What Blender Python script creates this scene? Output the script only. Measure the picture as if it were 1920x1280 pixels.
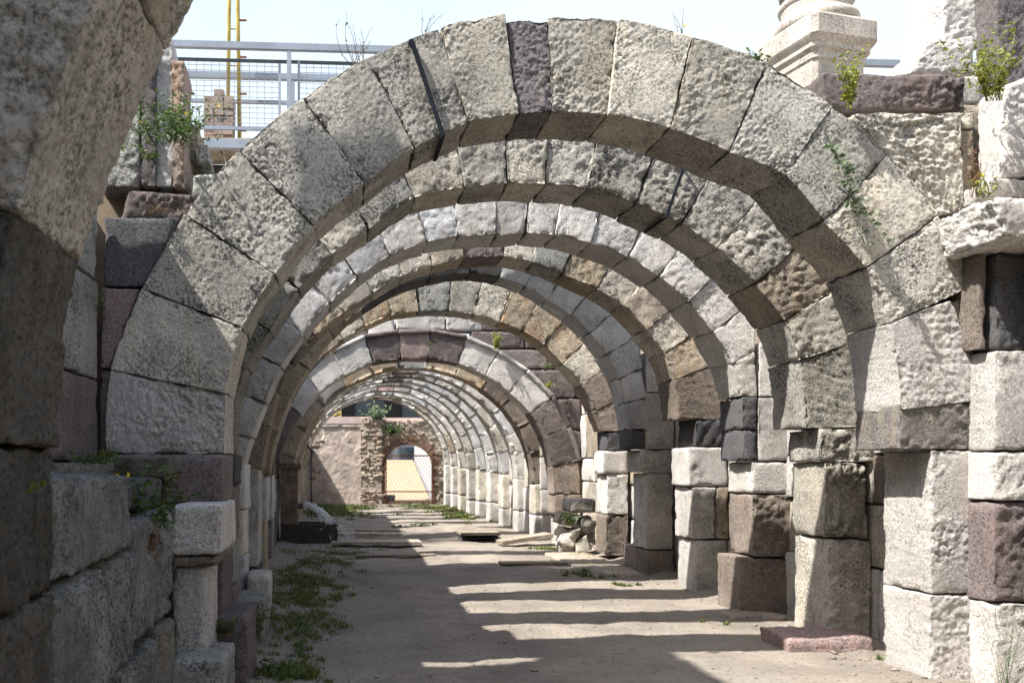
import bpy, math, random
import numpy as np
from mathutils import Vector, Matrix, Quaternion

for o in list(bpy.data.objects): bpy.data.objects.remove(o)
SC = bpy.context.scene
COL = SC.collection
rnd = random.Random(11)
nrg = np.random.default_rng(5)

# ------------------------------------------------------------------ camera, sky, sun, exposure
F_PX, VX, VY, EYE = 1550.0, 635.0, 865.0, 1.5
cd = bpy.data.cameras.new('camera')
cam = bpy.data.objects.new('camera', cd); COL.objects.link(cam)
cam.location = (0, 0, EYE); cam.rotation_euler = (math.radians(90), 0, 0)
cd.sensor_width = 22.3; cd.lens = F_PX / 1920 * 22.3
cd.shift_x = (960 - VX) / 1920; cd.shift_y = (VY - 640) / 1920
cd.clip_start = 0.05; cd.clip_end = 2000
cd.dof.use_dof = True; cd.dof.focus_distance = 7.2; cd.dof.aperture_fstop = 3.0
SC.camera = cam
SUN = Vector((0.60, 0.235, -1.0)).normalized()
w = bpy.data.worlds.new('World'); SC.world = w; w.use_nodes = True
nt = w.node_tree; bg = nt.nodes['Background']
sky = nt.nodes.new('ShaderNodeTexSky'); sky.sky_type = 'NISHITA'; sky.sun_disc = False
sky.sun_elevation = math.asin(-SUN.z)
sky.sun_rotation = math.atan2(-SUN.x, -SUN.y)
sky.air_density = 1.0; sky.dust_density = 2.0; sky.ozone_density = 1.0
# hazy horizon: white haze low down, clearing towards the zenith, with faint high cloud
tcn = nt.nodes.new('ShaderNodeTexCoord'); sp_ = nt.nodes.new('ShaderNodeSeparateXYZ'); nt.links.new(tcn.outputs['Generated'], sp_.inputs[0])
mr = nt.nodes.new('ShaderNodeMapRange'); mr.interpolation_type = 'SMOOTHSTEP'
for k_, v_ in zip((1, 2, 3, 4), (0.95, 0.30, 0.0, 1.0)): mr.inputs[k_].default_value = v_
cn = nt.nodes.new('ShaderNodeTexNoise'); cn.inputs['Scale'].default_value = 3.2; cn.inputs['Detail'].default_value = 5; nt.links.new(tcn.outputs['Generated'], cn.inputs['Vector'])
ad = nt.nodes.new('ShaderNodeMath'); ad.operation = 'MULTIPLY_ADD'; ad.inputs[1].default_value = 0.5; nt.links.new(cn.outputs[0], ad.inputs[0]); nt.links.new(sp_.outputs[2], ad.inputs[2])
sb2 = nt.nodes.new('ShaderNodeMath'); sb2.operation = 'SUBTRACT'; sb2.inputs[1].default_value = 0.25; nt.links.new(ad.outputs[0], sb2.inputs[0])
nt.links.new(sb2.outputs[0], mr.inputs[0])
hz = nt.nodes.new('ShaderNodeMix'); hz.data_type = 'RGBA'; hz.inputs[7].default_value = (2.35, 2.65, 2.85, 1)
nt.links.new(mr.outputs[0], hz.inputs[0]); nt.links.new(sky.outputs[0], hz.inputs[6])
nt.links.new(hz.outputs[2], bg.inputs[0]); bg.inputs[1].default_value = 0.15
sd = bpy.data.lights.new('sun', 'SUN'); sd.energy = 3.9; sd.angle = math.radians(0.6); sd.color = (1, 0.96, 0.90)
sun = bpy.data.objects.new('sun', sd); COL.objects.link(sun)
sun.rotation_euler = SUN.to_track_quat('-Z', 'Y').to_euler(); sun.location = (-20, -8, 40)
SC.view_settings.view_transform = 'Standard'; SC.view_settings.look = 'None'
SC.cycles.max_bounces = 6; SC.cycles.diffuse_bounces = 3; SC.cycles.glossy_bounces = 2; SC.cycles.caustics_reflective = False; SC.cycles.caustics_refractive = False
SC.view_settings.exposure = 1.5; SC.view_settings.gamma = 1.0

# ------------------------------------------------------------------ helpers
def PX(px, s): return (px - VX) / s
def PZ(py, s): return EYE + (VY - py) / s

def empty(name, loc, label=None, cat=None, group=None):
    o = bpy.data.objects.new(name, None); COL.objects.link(o); o.location = loc
    o.empty_display_size = 0.1
    if label: o['label'] = label
    if cat: o['category'] = cat
    if group: o['group'] = group
    return o
def tag(o, label=None, cat=None, group=None, kind=None):
    if label: o['label'] = label
    if cat: o['category'] = cat
    if group: o['group'] = group
    if kind: o['kind'] = kind
    return o
def wloc(o):
    v = Vector(o.location)
    while o.parent: o = o.parent; v += Vector(o.location)
    return v
def mk(name, V, Fq, mat, parent=None, smooth=True, center=True):
    """world-space vertices V, faces Fq (array n x 4 / n x 3 or list) -> one mesh object"""
    V = np.asarray(V, dtype=np.float64)
    c = (V.min(0) + V.max(0)) / 2 if center else np.zeros(3)
    me = bpy.data.meshes.new(name)
    if isinstance(Fq, np.ndarray):
        n, k = Fq.shape
        me.vertices.add(len(V)); me.vertices.foreach_set('co', (V - c).astype(np.float32).ravel())
        me.loops.add(n * k); me.loops.foreach_set('vertex_index', Fq.astype(np.int32).ravel())
        me.polygons.add(n); me.polygons.foreach_set('loop_start', np.arange(0, n * k, k, dtype=np.int32))
        me.update(calc_edges=True)
    else:
        me.from_pydata((V - c).tolist(), [], Fq)
    if smooth: me.polygons.foreach_set('use_smooth', np.ones(len(me.polygons), dtype=bool))
    me.materials.append(mat)
    o = bpy.data.objects.new(name, me); COL.objects.link(o)
    if parent is not None:
        o.parent = parent; o.location = Vector(c) - wloc(parent)
    else: o.location = Vector(c)
    return o

# vectorised value noise
_T = nrg.random((64, 64, 64)).astype(np.float32) * 2 - 1
def vnoise(p):
    p = np.asarray(p, dtype=np.float32); i = np.floor(p).astype(np.int32); f = p - i
    f = f * f * (3 - 2 * f); i &= 63; j = (i + 1) & 63
    x0, y0, z0 = i.T; x1, y1, z1 = j.T; fx, fy, fz = f.T
    a = _T[x0, y0, z0] * (1 - fx) + _T[x1, y0, z0] * fx
    b = _T[x0, y1, z0] * (1 - fx) + _T[x1, y1, z0] * fx
    c = _T[x0, y0, z1] * (1 - fx) + _T[x1, y0, z1] * fx
    d = _T[x0, y1, z1] * (1 - fx) + _T[x1, y1, z1] * fx
    a = a * (1 - fy) + b * fy; c = c * (1 - fy) + d * fy
    return a * (1 - fz) + c * fz
def fbm(p, octv=4, gain=0.55):
    s = 0; a = 1.0; t = 0
    for k in range(octv):
        s = s + a * vnoise(p * (2.03 ** k) + 17.3 * k); t += a; a *= gain
    return s / t

_W = nrg.random((64, 64, 2)).astype(np.float32)
def worley(p):
    p = np.asarray(p, dtype=np.float32); i = np.floor(p).astype(np.int32); best = np.full(len(p), 9.0, np.float32)
    for dx in (-1, 0, 1):
        for dy in (-1, 0, 1):
            c = i + np.array((dx, dy)); f = _W[c[:, 0] & 63, c[:, 1] & 63] + c - p
            best = np.minimum(best, (f * f).sum(1))
    return np.sqrt(best)
def box_grid(size, cell, rad):
    ax = []
    for k in range(3):
        L = size[k]; r = min(rad, L * 0.3)
        n = max(2, int(round((L - 2 * r) / cell[k])))
        ax.append(np.concatenate([[0, r * 0.35], np.linspace(r, L - r, n + 1), [L - r * 0.35, L]]))
    nu, nv, nw = map(len, ax)
    idx = -np.ones((nu, nv, nw), dtype=np.int64)
    m = np.zeros((nu, nv, nw), bool)
    m[0] = m[-1] = True; m[:, 0] = m[:, -1] = True; m[:, :, 0] = m[:, :, -1] = True
    idx[m] = np.arange(m.sum())
    I, J, K = np.nonzero(m)
    P = np.c_[ax[0][I], ax[1][J], ax[2][K]]
    Q = []
    def add(g, flip):
        a, b, c, d = g[:-1, :-1].ravel(), g[1:, :-1].ravel(), g[1:, 1:].ravel(), g[:-1, 1:].ravel()
        Q.append(np.c_[a, d, c, b] if flip else np.c_[a, b, c, d])
    add(idx[:, :, 0], True); add(idx[:, :, -1], False)
    add(idx[0], True); add(idx[-1], False)
    add(idx[:, 0], False); add(idx[:, -1], True)
    return P, np.vstack(Q)

SEED = [0]
def block(name, parent, quad, d0, depth, mat, axis='y', cell=0.03, dcell=None, rad=0.012, rough=0.012,
          side=0.004, gap=0.004, wob=0.006, freq=13.0, chip=0.012, tilt=0.0, octv=4, sag=0.0):
    """rounded, hewn stone. quad = four (a, z) corners bl, br, tr, tl in the face plane; depth along y or x."""
    SEED[0] += 1; sd_ = SEED[0] * 7.13
    q = np.array(quad, float)
    a = (np.linalg.norm(q[1] - q[0]) + np.linalg.norm(q[2] - q[3])) / 2
    b = (np.linalg.norm(q[3] - q[0]) + np.linalg.norm(q[2] - q[1])) / 2
    c = abs(depth); size = np.array([a, b, c])
    dcell = dcell or cell * 1.6
    P, Fq = box_grid(size, (cell, cell, dcell), rad)
    r = min(rad, *(size * 0.3))
    qn = np.clip(P, r, size - r); dv = P - qn
    n = dv / np.maximum(np.linalg.norm(dv, axis=1, keepdims=True), 1e-9)
    p = qn + r * n
    fr = n[:, 2] ** 2
    base = P * freq + sd_
    wA, wB, wC = rnd.uniform(0.1, 1.0), rnd.uniform(0.5, 1.0), rnd.uniform(0.0, 0.9) ** 2
    k_ = 1.9 / (wA + wB + wC); wf = rnd.uniform(0.8, 1.35); an_ = rnd.uniform(0.3, 2.6)
    h1 = fbm(base * 2.2, octv, 0.75)
    h2 = fbm(P * freq * 0.22 + sd_ + 40, 2)
    disp = side * (1 - fr) * (1.6 * h1 + 0.8 * h2)
    mk_ = fr > 0.3
    if mk_.any() and rough > 0.003:
        pu, pv = P[mk_, 0], P[mk_, 1]
        jit = 0.25 * h1[mk_]
        f1 = worley(np.c_[pu * freq * 1.9 * wf + sd_ + jit, pv * freq * 1.9 * wf + sd_ * 1.7 + jit])
        f2 = worley(np.c_[pu * freq * 0.7 * wf + sd_ * 2 + jit, pv * freq * 0.7 * wf + sd_ * 2.3 + jit])
        ca_, sa_ = math.cos(an_), math.sin(an_)
        st_ = vnoise(np.c_[(pu * ca_ + pv * sa_) * freq * 0.6, (-pu * sa_ + pv * ca_) * freq * 3.4, sd_ + 0 * pu])
        am_ = np.clip(0.75 + 1.5 * fbm(np.c_[pu, pv, 0 * pu] * 3.2 + sd_ * 3, 2), 0.12, 1.5)
        disp[mk_] += am_ * rough * fr[mk_] * k_ * (wA * (0.9 * f1 + 0.7 * f2 - 0.9) + wB * 1.2 * h1[mk_] + wC * 0.8 * st_ + 0.35 * h2[mk_])
    # chipped edges: how near to two faces at once
    e = np.sort(np.minimum(P, size - P), axis=1)
    edge = np.exp(-(e[:, 1] / 0.028) ** 2)
    disp = disp - chip * edge * np.clip(fbm(P * 9.0 + sd_ + 130, 3) * 2.6 + 0.25, 0, 2)
    p = p + n * disp[:, None]
    wv = np.c_[vnoise(P * 3.1 + sd_ + 5), vnoise(P * 3.1 + sd_ + 25), vnoise(P * 3.1 + sd_ + 45)]
    p = p + wob * wv
    s = np.maximum(size - gap, 0.3 * size) / size
    p = (p - size / 2) * s + size / 2
    u, v, wd = (p / size).T
    A = (1 - u)[:, None] * (1 - v)[:, None] * q[0] + u[:, None] * (1 - v)[:, None] * q[1] + (u * v)[:, None] * q[2] + ((1 - u) * v)[:, None] * q[3]
    if sag:
        upv = (q[3] + q[2] - q[0] - q[1]); upv /= np.linalg.norm(upv)
        A = A + (sag * 4 * np.clip(u * (1 - u), 0, 1))[:, None] * upv
    D = d0 + wd * depth
    if axis == 'y':
        V = np.c_[A[:, 0], D, A[:, 1]]; flip = depth < 0
    else:
        V = np.c_[D, A[:, 0], A[:, 1]]; flip = depth > 0
    if tilt:
        cc = V.mean(0); ca, sa = math.cos(tilt), math.sin(tilt)
        W = V - cc; V = np.c_[W[:, 0] * ca - W[:, 2] * sa, W[:, 1], W[:, 0] * sa + W[:, 2] * ca] + cc
    if axis == 'y':
        Fq = Fq if depth > 0 else Fq[:, ::-1]
    else:
        Fq = Fq[:, ::-1] if depth > 0 else Fq
    return mk(name, V, Fq, mat, parent)

def rect(x0, x1, z0, z1): return [(x0, z0), (x1, z0), (x1, z1), (x0, z1)]

def join(parts):
    Vs, Fs, k = [], [], 0
    for V, Fc in parts:
        Vs.append(np.asarray(V, float)); Fs += [tuple(int(i) + k for i in f) for f in Fc]; k += len(V)
    return np.vstack(Vs), Fs
BOXF = [(0, 3, 2, 1), (4, 5, 6, 7), (0, 1, 5, 4), (1, 2, 6, 5), (2, 3, 7, 6), (3, 0, 4, 7)]
def boxv(x0, x1, y0, y1, z0, z1):
    return np.array([(x0, y0, z0), (x1, y0, z0), (x1, y1, z0), (x0, y1, z0), (x0, y0, z1), (x1, y0, z1), (x1, y1, z1), (x0, y1, z1)], float), BOXF
def tube(path, rads, n=6, cap=True):
    path = [Vector(p) for p in path]
    if not hasattr(rads, '__len__'): rads = [rads] * len(path)
    V, Fc = [], []
    for i, p in enumerate(path):
        t = (path[min(i + 1, len(path) - 1)] - path[max(i - 1, 0)]).normalized()
        s = t.cross(Vector((0.31, 0.17, 0.93)))
        if s.length < 1e-3: s = t.cross(Vector((1, 0, 0)))
        s.normalize(); u = t.cross(s)
        for k in range(n):
            an = 2 * math.pi * k / n
            V.append(p + rads[i] * (math.cos(an) * s + math.sin(an) * u))
    for i in range(len(path) - 1):
        for k in range(n):
            Fc.append((i * n + k, i * n + (k + 1) % n, (i + 1) * n + (k + 1) % n, (i + 1) * n + k))
    if cap:
        Fc.append(tuple(range(n - 1, -1, -1))); Fc.append(tuple(range((len(path) - 1) * n, len(path) * n)))
    return np.array([tuple(v) for v in V]), Fc
def beam(p0, p1, wx, wz):
    """box beam between two points: wx = horizontal thickness, wz = other thickness"""
    p0, p1 = Vector(p0), Vector(p1); t = (p1 - p0).normalized()
    s = t.cross(Vector((0, 0, 1)))
    if s.length < 1e-3: s = Vector((1, 0, 0))
    s.normalize(); u = s.cross(t)
    V = []
    for p in (p0, p1):
        for a, b in ((-1, -1), (1, -1), (1, 1), (-1, 1)): V.append(tuple(p + s * a * wx / 2 + u * b * wz / 2))
    return np.array(V), [(0, 1, 2, 3), (7, 6, 5, 4), (0, 4, 5, 1), (1, 5, 6, 2), (2, 6, 7, 3), (3, 7, 4, 0)]
def obj(name, parts, mat, parent=None, smooth=False):
    V, Fc = join(parts) if isinstance(parts, list) else parts
    return mk(name, V, Fc if isinstance(Fc, list) else list(Fc), mat, parent, smooth)

# ------------------------------------------------------------------ materials
def nodes(name):
    m = bpy.data.materials.new(name); m.use_nodes = True
    t = m.node_tree; return m, t, t.nodes['Principled BSDF'], t.nodes.new, t.links.new
def mixc(t, fac, a, b, mode='MIX'):
    n = t.nodes.new('ShaderNodeMix'); n.data_type = 'RGBA'; n.blend_type = mode
    for sk, v in ((n.inputs[0], fac), (n.inputs[6], a), (n.inputs[7], b)):
        if hasattr(v, 'is_linked'): t.links.new(v, sk)
        elif isinstance(v, (int, float)): sk.default_value = v
        else: sk.default_value = (*v, 1) if len(v) == 3 else v
    return n.outputs[2]
def ramp(t, src, pts):
    n = t.nodes.new('ShaderNodeMapRange'); n.interpolation_type = 'SMOOTHSTEP'
    n.inputs[1].default_value, n.inputs[2].default_value = pts[0]
    n.inputs[3].default_value, n.inputs[4].default_value = pts[1]
    t.links.new(src, n.inputs[0]); return n.outputs[0]
def mth(t, op, a, b):
    n = t.nodes.new('ShaderNodeMath'); n.operation = op
    for sk, v in ((n.inputs[0], a), (n.inputs[1], b)):
        if hasattr(v, 'is_linked'): t.links.new(v, sk)
        else: sk.default_value = v
    return n.outputs[0]
def noise(t, vec, scale, detail=5, rough=0.6):
    n = t.nodes.new('ShaderNodeTexNoise'); n.inputs['Scale'].default_value = scale
    n.inputs['Detail'].default_value = detail; n.inputs['Roughness'].default_value = rough
    t.links.new(vec, n.inputs['Vector']); return n.outputs[0]
def coords(t, rand=True, stretch=None):
    g = t.nodes.new('ShaderNodeNewGeometry'); v = g.outputs['Position']
    if rand:
        oi = t.nodes.new('ShaderNodeObjectInfo')
        cx = t.nodes.new('ShaderNodeCombineXYZ')
        for k, f in enumerate((53.0, 31.0, 77.0)): t.links.new(mth(t, 'MULTIPLY', oi.outputs['Random'], f), cx.inputs[k])
        a = t.nodes.new('ShaderNodeVectorMath'); a.operation = 'ADD'
        t.links.new(v, a.inputs[0]); t.links.new(cx.outputs[0], a.inputs[1]); v = a.outputs[0]
    return v
def stone(name, col, dark=0.5, light=1.25, speck=0.5, warm=(0.5, 0.4, 0.27), warmf=0.25, bump=0.7, var=0.2, stain=0.25):
    m, t, b, N, L = nodes(name)
    v = coords(t); vw = coords(t, False)
    c = np.array(col)
    n1 = noise(t, v, 2.4, 4, 0.6); n2 = noise(t, v, 52, 4, 0.8); n3 = noise(t, vw, 3.4, 5, 0.68)
    base = mixc(t, ramp(t, n1, ((0.36, 0.64), (0, 1))), tuple(c * 0.76), tuple(np.minimum(c * light, 0.9)))
    mp = N('ShaderNodeMapping'); mp.inputs['Scale'].default_value = (4, 4, 0.7); mp.inputs['Location'].default_value = (9, 4, 2); L(vw, mp.inputs[0])
    n4 = noise(t, mp.outputs[0], 1.5, 4, 0.65)
    base = mixc(t, ramp(t, n4, ((0.5, 0.36), (0, warmf))), base, warm)
    base = mixc(t, ramp(t, n4, ((0.53, 0.68), (0, stain))), base, tuple(c * 0.35 + np.array((0.02, 0.012, 0.0))))
    base = mixc(t, ramp(t, n2, ((0.54, 0.68), (0, 0.45))), base, tuple(np.minimum(c * 1.45 + 0.03, 0.85)))
    base = mixc(t, ramp(t, n2, ((0.49, 0.38), (0, 0.95))), base, tuple(c * dark * 0.85))
    pat = ramp(t, n3, ((0.46, 0.60), (0.06, 1)))
    base = mixc(t, mth(t, 'MULTIPLY', mth(t, 'MULTIPLY', pat, ramp(t, n2, ((0.56, 0.44), (0, 1)))), speck), base, (0.06, 0.057, 0.052))
    oi = N('ShaderNodeObjectInfo')
    hsv = N('ShaderNodeHueSaturation')
    L(ramp(t, oi.outputs['Random'], ((0, 1), (1 - var, 1 + var))), hsv.inputs['Value']); L(base, hsv.inputs['Color'])
    L(hsv.outputs[0], b.inputs['Base Color'])
    b.inputs['Roughness'].default_value = 0.95; b.inputs['Specular IOR Level'].default_value = 0.12
    bp = N('ShaderNodeBump'); bp.inputs['Strength'].default_value = bump; bp.inputs['Distance'].default_value = 0.02
    L(ramp(t, n1, ((0.35, 0.6), (bump * 0.45, bump * 1.2))), bp.inputs['Strength']); L(n2, bp.inputs['Height']); L(bp.outputs[0], b.inputs['Normal'])
    return m
def plain(name, col, rough=0.6, metal=0.0, var=0.25, scale=12, bump=0.15, spec=0.4, dirt=None):
    m, t, b, N, L = nodes(name); v = coords(t)
    c = np.array(col)
    base = mixc(t, ramp(t, noise(t, v, scale, 6), ((0.3, 0.7), (0, 1))), tuple(c * (1 - var)), tuple(np.minimum(c * (1 + var), 0.9)))
    if dirt is not None:
        base = mixc(t, ramp(t, noise(t, v, scale * 0.6, 7, 0.7), ((0.5, 0.64), (0, 0.85))), base, dirt)
    L(base, b.inputs['Base Color']); b.inputs['Roughness'].default_value = rough; b.inputs['Metallic'].default_value = metal
    b.inputs['Specular IOR Level'].default_value = spec
    bp = N('ShaderNodeBump'); bp.inputs['Strength'].default_value = bump; bp.inputs['Distance'].default_value = 0.004
    L(noise(t, v, scale * 6, 5), bp.inputs['Height']); L(bp.outputs[0], b.inputs['Normal'])
    return m
def leafmat(name, col, var=0.35):
    m, t, b, N, L = nodes(name); v = coords(t, False)
    c = np.array(col)
    base = mixc(t, ramp(t, noise(t, v, 40, 3), ((0.3, 0.7), (0, 1))), tuple(c * (1 - var)), tuple(c * (1 + var)))
    base = mixc(t, ramp(t, noise(t, v, 14, 3), ((0.52, 0.7), (0, 0.5))), base, (c[0] * 1.7, c[1] * 1.25, c[2] * 0.7))
    L(base, b.inputs['Base Color']); b.inputs['Roughness'].default_value = 0.55
    tr = N('ShaderNodeBsdfTranslucent'); L(base, tr.inputs[0])
    mx = N('ShaderNodeMixShader'); mx.inputs[0].default_value = 0.35
    L(b.outputs[0], mx.inputs[1]); L(tr.outputs[0], mx.inputs[2]); L(mx.outputs[0], t.nodes['Material Output'].inputs[0])
    return m

LIME = stone('limestone', (0.44, 0.42, 0.375), speck=0.8, warmf=0.25, warm=(0.46, 0.40, 0.30))
LIMEW = stone('warm_limestone', (0.50, 0.465, 0.40), speck=0.55, warmf=0.35, warm=(0.5, 0.42, 0.29))
GREY = stone('grey_stone', (0.33, 0.33, 0.305), speck=0.8, warmf=0.1)
MARB = stone('white_marble', (0.56, 0.535, 0.505), dark=0.7, light=1.15, speck=0.35, warmf=0.18, warm=(0.62, 0.5, 0.38), stain=0.12, var=0.12)
SMOOTHM = stone('grey_marble', (0.50, 0.50, 0.50), dark=0.75, light=1.12, speck=0.3, warmf=0.12, stain=0.3, bump=0.25, var=0.12)
BASALT = stone('dark_basalt', (0.10, 0.10, 0.105), speck=0.5, warmf=0.1, warm=(0.16, 0.12, 0.09), var=0.15)
PURP = stone('purple_andesite', (0.165, 0.138, 0.134), speck=0.45, warmf=0.2, warm=(0.25, 0.15, 0.11), var=0.2)
BROWN = stone('brown_andesite', (0.25, 0.21, 0.18), speck=0.5, warmf=0.3, warm=(0.3, 0.2, 0.13))
OCHRE = stone('ochre_stone', (0.43, 0.365, 0.27), speck=0.6, warmf=0.55, warm=(0.45, 0.27, 0.15))
GPURP = stone('grey_purple_stone', (0.165, 0.148, 0.152), speck=0.4, warmf=0.1, var=0.1)
DARKW = stone('dark_crusted_stone', (0.20, 0.20, 0.188), light=1.6, speck=0.8, warmf=0.3, warm=(0.3, 0.27, 0.22), stain=0.6)
PIERD = stone('very_dark_stone', (0.09, 0.084, 0.075), light=1.5, speck=0.6, warmf=0.3, warm=(0.14, 0.11, 0.08), stain=0.6)  # very dark brown-grey stone for the near left pier
PALEP = stone('pale_pink_marble', (0.33, 0.27, 0.24), speck=0.3, warmf=0.5, warm=(0.42, 0.25, 0.15), stain=0.3)
WORN = stone('worn_pale_stone', (0.46, 0.425, 0.37), speck=0.5, warmf=0.5, warm=(0.36, 0.28, 0.19), stain=0.45, var=0.05)
DGREY = stone('dark_grey_stone', (0.215, 0.20, 0.185), speck=0.5, warmf=0.2, var=0.05)
WHITEW = stone('pale_smooth_stone', (0.50, 0.47, 0.43), speck=0.3, warmf=0.2, bump=0.4, var=0.1)
PINK = stone('pink_stone', (0.25, 0.19, 0.178), speck=0.25, warmf=0.3, warm=(0.45, 0.25, 0.18), stain=0.15)
WEATHERED = stone('weathered_stone', (0.185, 0.172, 0.148), speck=0.9, warmf=0.4, warm=(0.34, 0.26, 0.16), stain=0.7)  # dark weathered stone, heavily stained and lichen-specked
TAN = stone('tan_stone', (0.38, 0.33, 0.27), speck=0.5, warmf=0.5, warm=(0.42, 0.3, 0.17), stain=0.5)
MATS = dict(L=LIME, W=LIMEW, G=GREY, M=MARB, S=SMOOTHM, B=BASALT, P=PURP, N=BROWN, O=OCHRE, K=PINK, H=WEATHERED, T=TAN, Q=GPURP, D=DARKW, C=WHITEW, X=PIERD, V=PALEP, Y=WORN, E=DGREY)
STEEL = plain('grey_painted_steel', (0.25, 0.285, 0.34), 0.45, 0.1, 0.12, 5)
DSTEEL = plain('dark_steel', (0.07, 0.075, 0.085), 0.5, 0.5, 0.2, 12)
IRON = plain('iron_strap', (0.022, 0.025, 0.032), 0.9, 0.0, 0.3, 14, 0.15, 0.05)
RUST = plain('rusty_iron', (0.20, 0.085, 0.045), 0.85, 0.1, 0.4, 20)
YELLOW = plain('yellow_paint', (0.50, 0.40, 0.10), 0.5, 0, 0.2, 9, dirt=(0.3, 0.24, 0.1))
BRICK = plain('brick', (0.23, 0.145, 0.105), 0.9, 0, 0.4, 7, 0.6)
OLDBRICK = plain('faded_brick', (0.30, 0.225, 0.18), 0.9, 0, 0.35, 9, 0.6)
WOOD = plain('weathered_board', (0.30, 0.26, 0.21), 0.85, 0, 0.35, 10, 0.5)
DWOOD = plain('dark_wet_wood', (0.035, 0.03, 0.025), 0.5, 0, 0.4, 10, 0.4)
CORTEN = plain('brown_fountain_post', (0.16, 0.115, 0.08), 0.75, 0, 0.4, 6, 0.4, dirt=(0.07, 0.05, 0.035))
DECK = plain('orange_decking', (0.34, 0.235, 0.15), 0.7, 0, 0.12, 3)
WHITEP = plain('white_paint', (0.36, 0.36, 0.37), 0.7, 0, 0.1, 2)
PLASTER = plain('pink_plaster', (0.48, 0.41, 0.36), 0.95, 0, 0.22, 2.2, 0.8, dirt=(0.33, 0.265, 0.225))
COPING = plain('pale_pink_render', (0.56, 0.44, 0.41), 0.9, 0, 0.12, 3, 0.4)
RUBBLE = stone('rubble_stone', (0.42, 0.36, 0.295), speck=0.5, warmf=0.5, warm=(0.36, 0.22, 0.14), var=0.3)
MORTAR = plain('earth_mortar', (0.40, 0.345, 0.285), 0.95, 0, 0.3, 9, 0.9)
BLACK = plain('dark_building', (0.018, 0.019, 0.024), 0.4, 0, 0.3, 3)
GLASSD = plain('window_glass', (0.06, 0.085, 0.11), 0.12, 0, 0.2, 3, 0.02, 0.6)
EARTH = plain('bank_earth', (0.24, 0.19, 0.14), 0.95, 0, 0.3, 3, 0.8)
LEAF = leafmat('leaf_green', (0.075, 0.13, 0.03)); LEAFY = leafmat('leaf_yellow_green', (0.22, 0.25, 0.035))
LEAFP = leafmat('leaf_pale', (0.16, 0.22, 0.12)); GRASSM = leafmat('grass_blade', (0.125, 0.16, 0.045), 0.45)
DRY = leafmat('dry_stalk', (0.20, 0.14, 0.08)); RUSTL = leafmat('rusty_weed', (0.20, 0.085, 0.035))
STALK = leafmat('dead_stalk', (0.07, 0.055, 0.035))
FLOWER = plain('yellow_petal', (0.75, 0.58, 0.03), 0.6)

def ground_mat():
    m, t, b, N, L = nodes('trodden_earth'); v = coords(t, False)
    base = mixc(t, ramp(t, noise(t, v, 1.1, 7, 0.65), ((0.32, 0.68), (0, 1))), (0.195, 0.17, 0.143), (0.315, 0.275, 0.228))
    base = mixc(t, ramp(t, noise(t, v, 26, 7, 0.75), ((0.49, 0.37), (0, 0.65))), base, (0.12, 0.102, 0.082))
    base = mixc(t, ramp(t, noise(t, v, 70, 4, 0.7), ((0.57, 0.66), (0, 0.55))), base, (0.40, 0.365, 0.32))
    base = mixc(t, ramp(t, noise(t, v, 0.55, 4), ((0.52, 0.7), (0, 0.35))), base, (0.21, 0.20, 0.185))
    # wet earth round the trough
    sx = N('ShaderNodeSeparateXYZ'); L(v, sx.inputs[0])
    dx = mth(t, 'MULTIPLY', mth(t, 'SUBTRACT', sx.outputs[0], 0.9), 0.45); dy = mth(t, 'MULTIPLY', mth(t, 'SUBTRACT', sx.outputs[1], 16.6), 0.55)
    rr = mth(t, 'ADD', mth(t, 'MULTIPLY', dx, dx), mth(t, 'MULTIPLY', dy, dy))
    rr = mth(t, 'ADD', rr, mth(t, 'MULTIPLY', mth(t, 'SUBTRACT', noise(t, v, 1.6, 5), 0.5), 1.5))
    wet = ramp(t, rr, ((1.0, 0.35), (0, 0.75)))
    base = mixc(t, wet, base, (0.07, 0.06, 0.048))
    L(base, b.inputs['Base Color'])
    L(ramp(t, wet, ((0, 0.75), (0.95, 0.4))), b.inputs['Roughness']); b.inputs['Specular IOR Level'].default_value = 0.25
    hgt = mth(t, 'ADD', noise(t, v, 34, 8, 0.75), mth(t, 'MULTIPLY', noise(t, v, 6, 4), 1.5))
    bp = N('ShaderNodeBump'); bp.inputs['Strength'].default_value = 0.7; bp.inputs['Distance'].default_value = 0.03
    L(hgt, bp.inputs['Height']); L(bp.outputs[0], b.inputs['Normal'])
    return m
GROUND = ground_mat()

# ------------------------------------------------------------------ ground and banks
def ground_h(x, y):
    p = np.c_[x, y, np.zeros_like(x)]
    near = np.clip((40 - np.abs(y)) / 10, 0, 1) * np.clip((14 - np.abs(x)) / 6, 0, 1)
    h = 0.035 * fbm(p * 0.7 + 3, 3) + 0.022 * fbm(p * 4.1 + 9, 4, 0.65)
    # shallow scour by the trough
    h = h - 0.10 * np.exp(-((x - 1.6) / 1.0) ** 2 - ((y - 17.0) / 0.8) ** 2) - 0.10 * np.exp(-((x - 3.0) / 0.5) ** 2 - ((y - 16.2) / 0.5) ** 2)
    h = h + 0.09 * np.exp(-((x - 2.6) / 0.8) ** 2 - ((y - 18.3) / 0.6) ** 2)
    ft = np.exp(-np.clip(4.25 - x, 0, 9) / 0.16) + np.exp(-np.clip(x + 1.0, 0, 9) / 0.16)
    h = h + ft * 0.06 * (0.6 + fbm(p * 2.3 + 70, 3) * 1.6) - 0.02 * np.exp(-((x - 1.1 - 0.12 * np.sin(y * 0.7)) / 0.25) ** 2)
    return h * near
gx = np.concatenate([[-400, -120, -40, -14, -6, -3, -2], np.arange(-1.6, 4.9, 0.045), [5.4, 7, 10, 20, 60, 160, 400]])
gy = np.concatenate([[-300, -80, -20, -8, -3, 0, 2, 4], np.arange(5, 12, 0.045), np.arange(12, 30, 0.09), [31, 33, 36, 42, 60, 120, 400, 900]])
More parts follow.
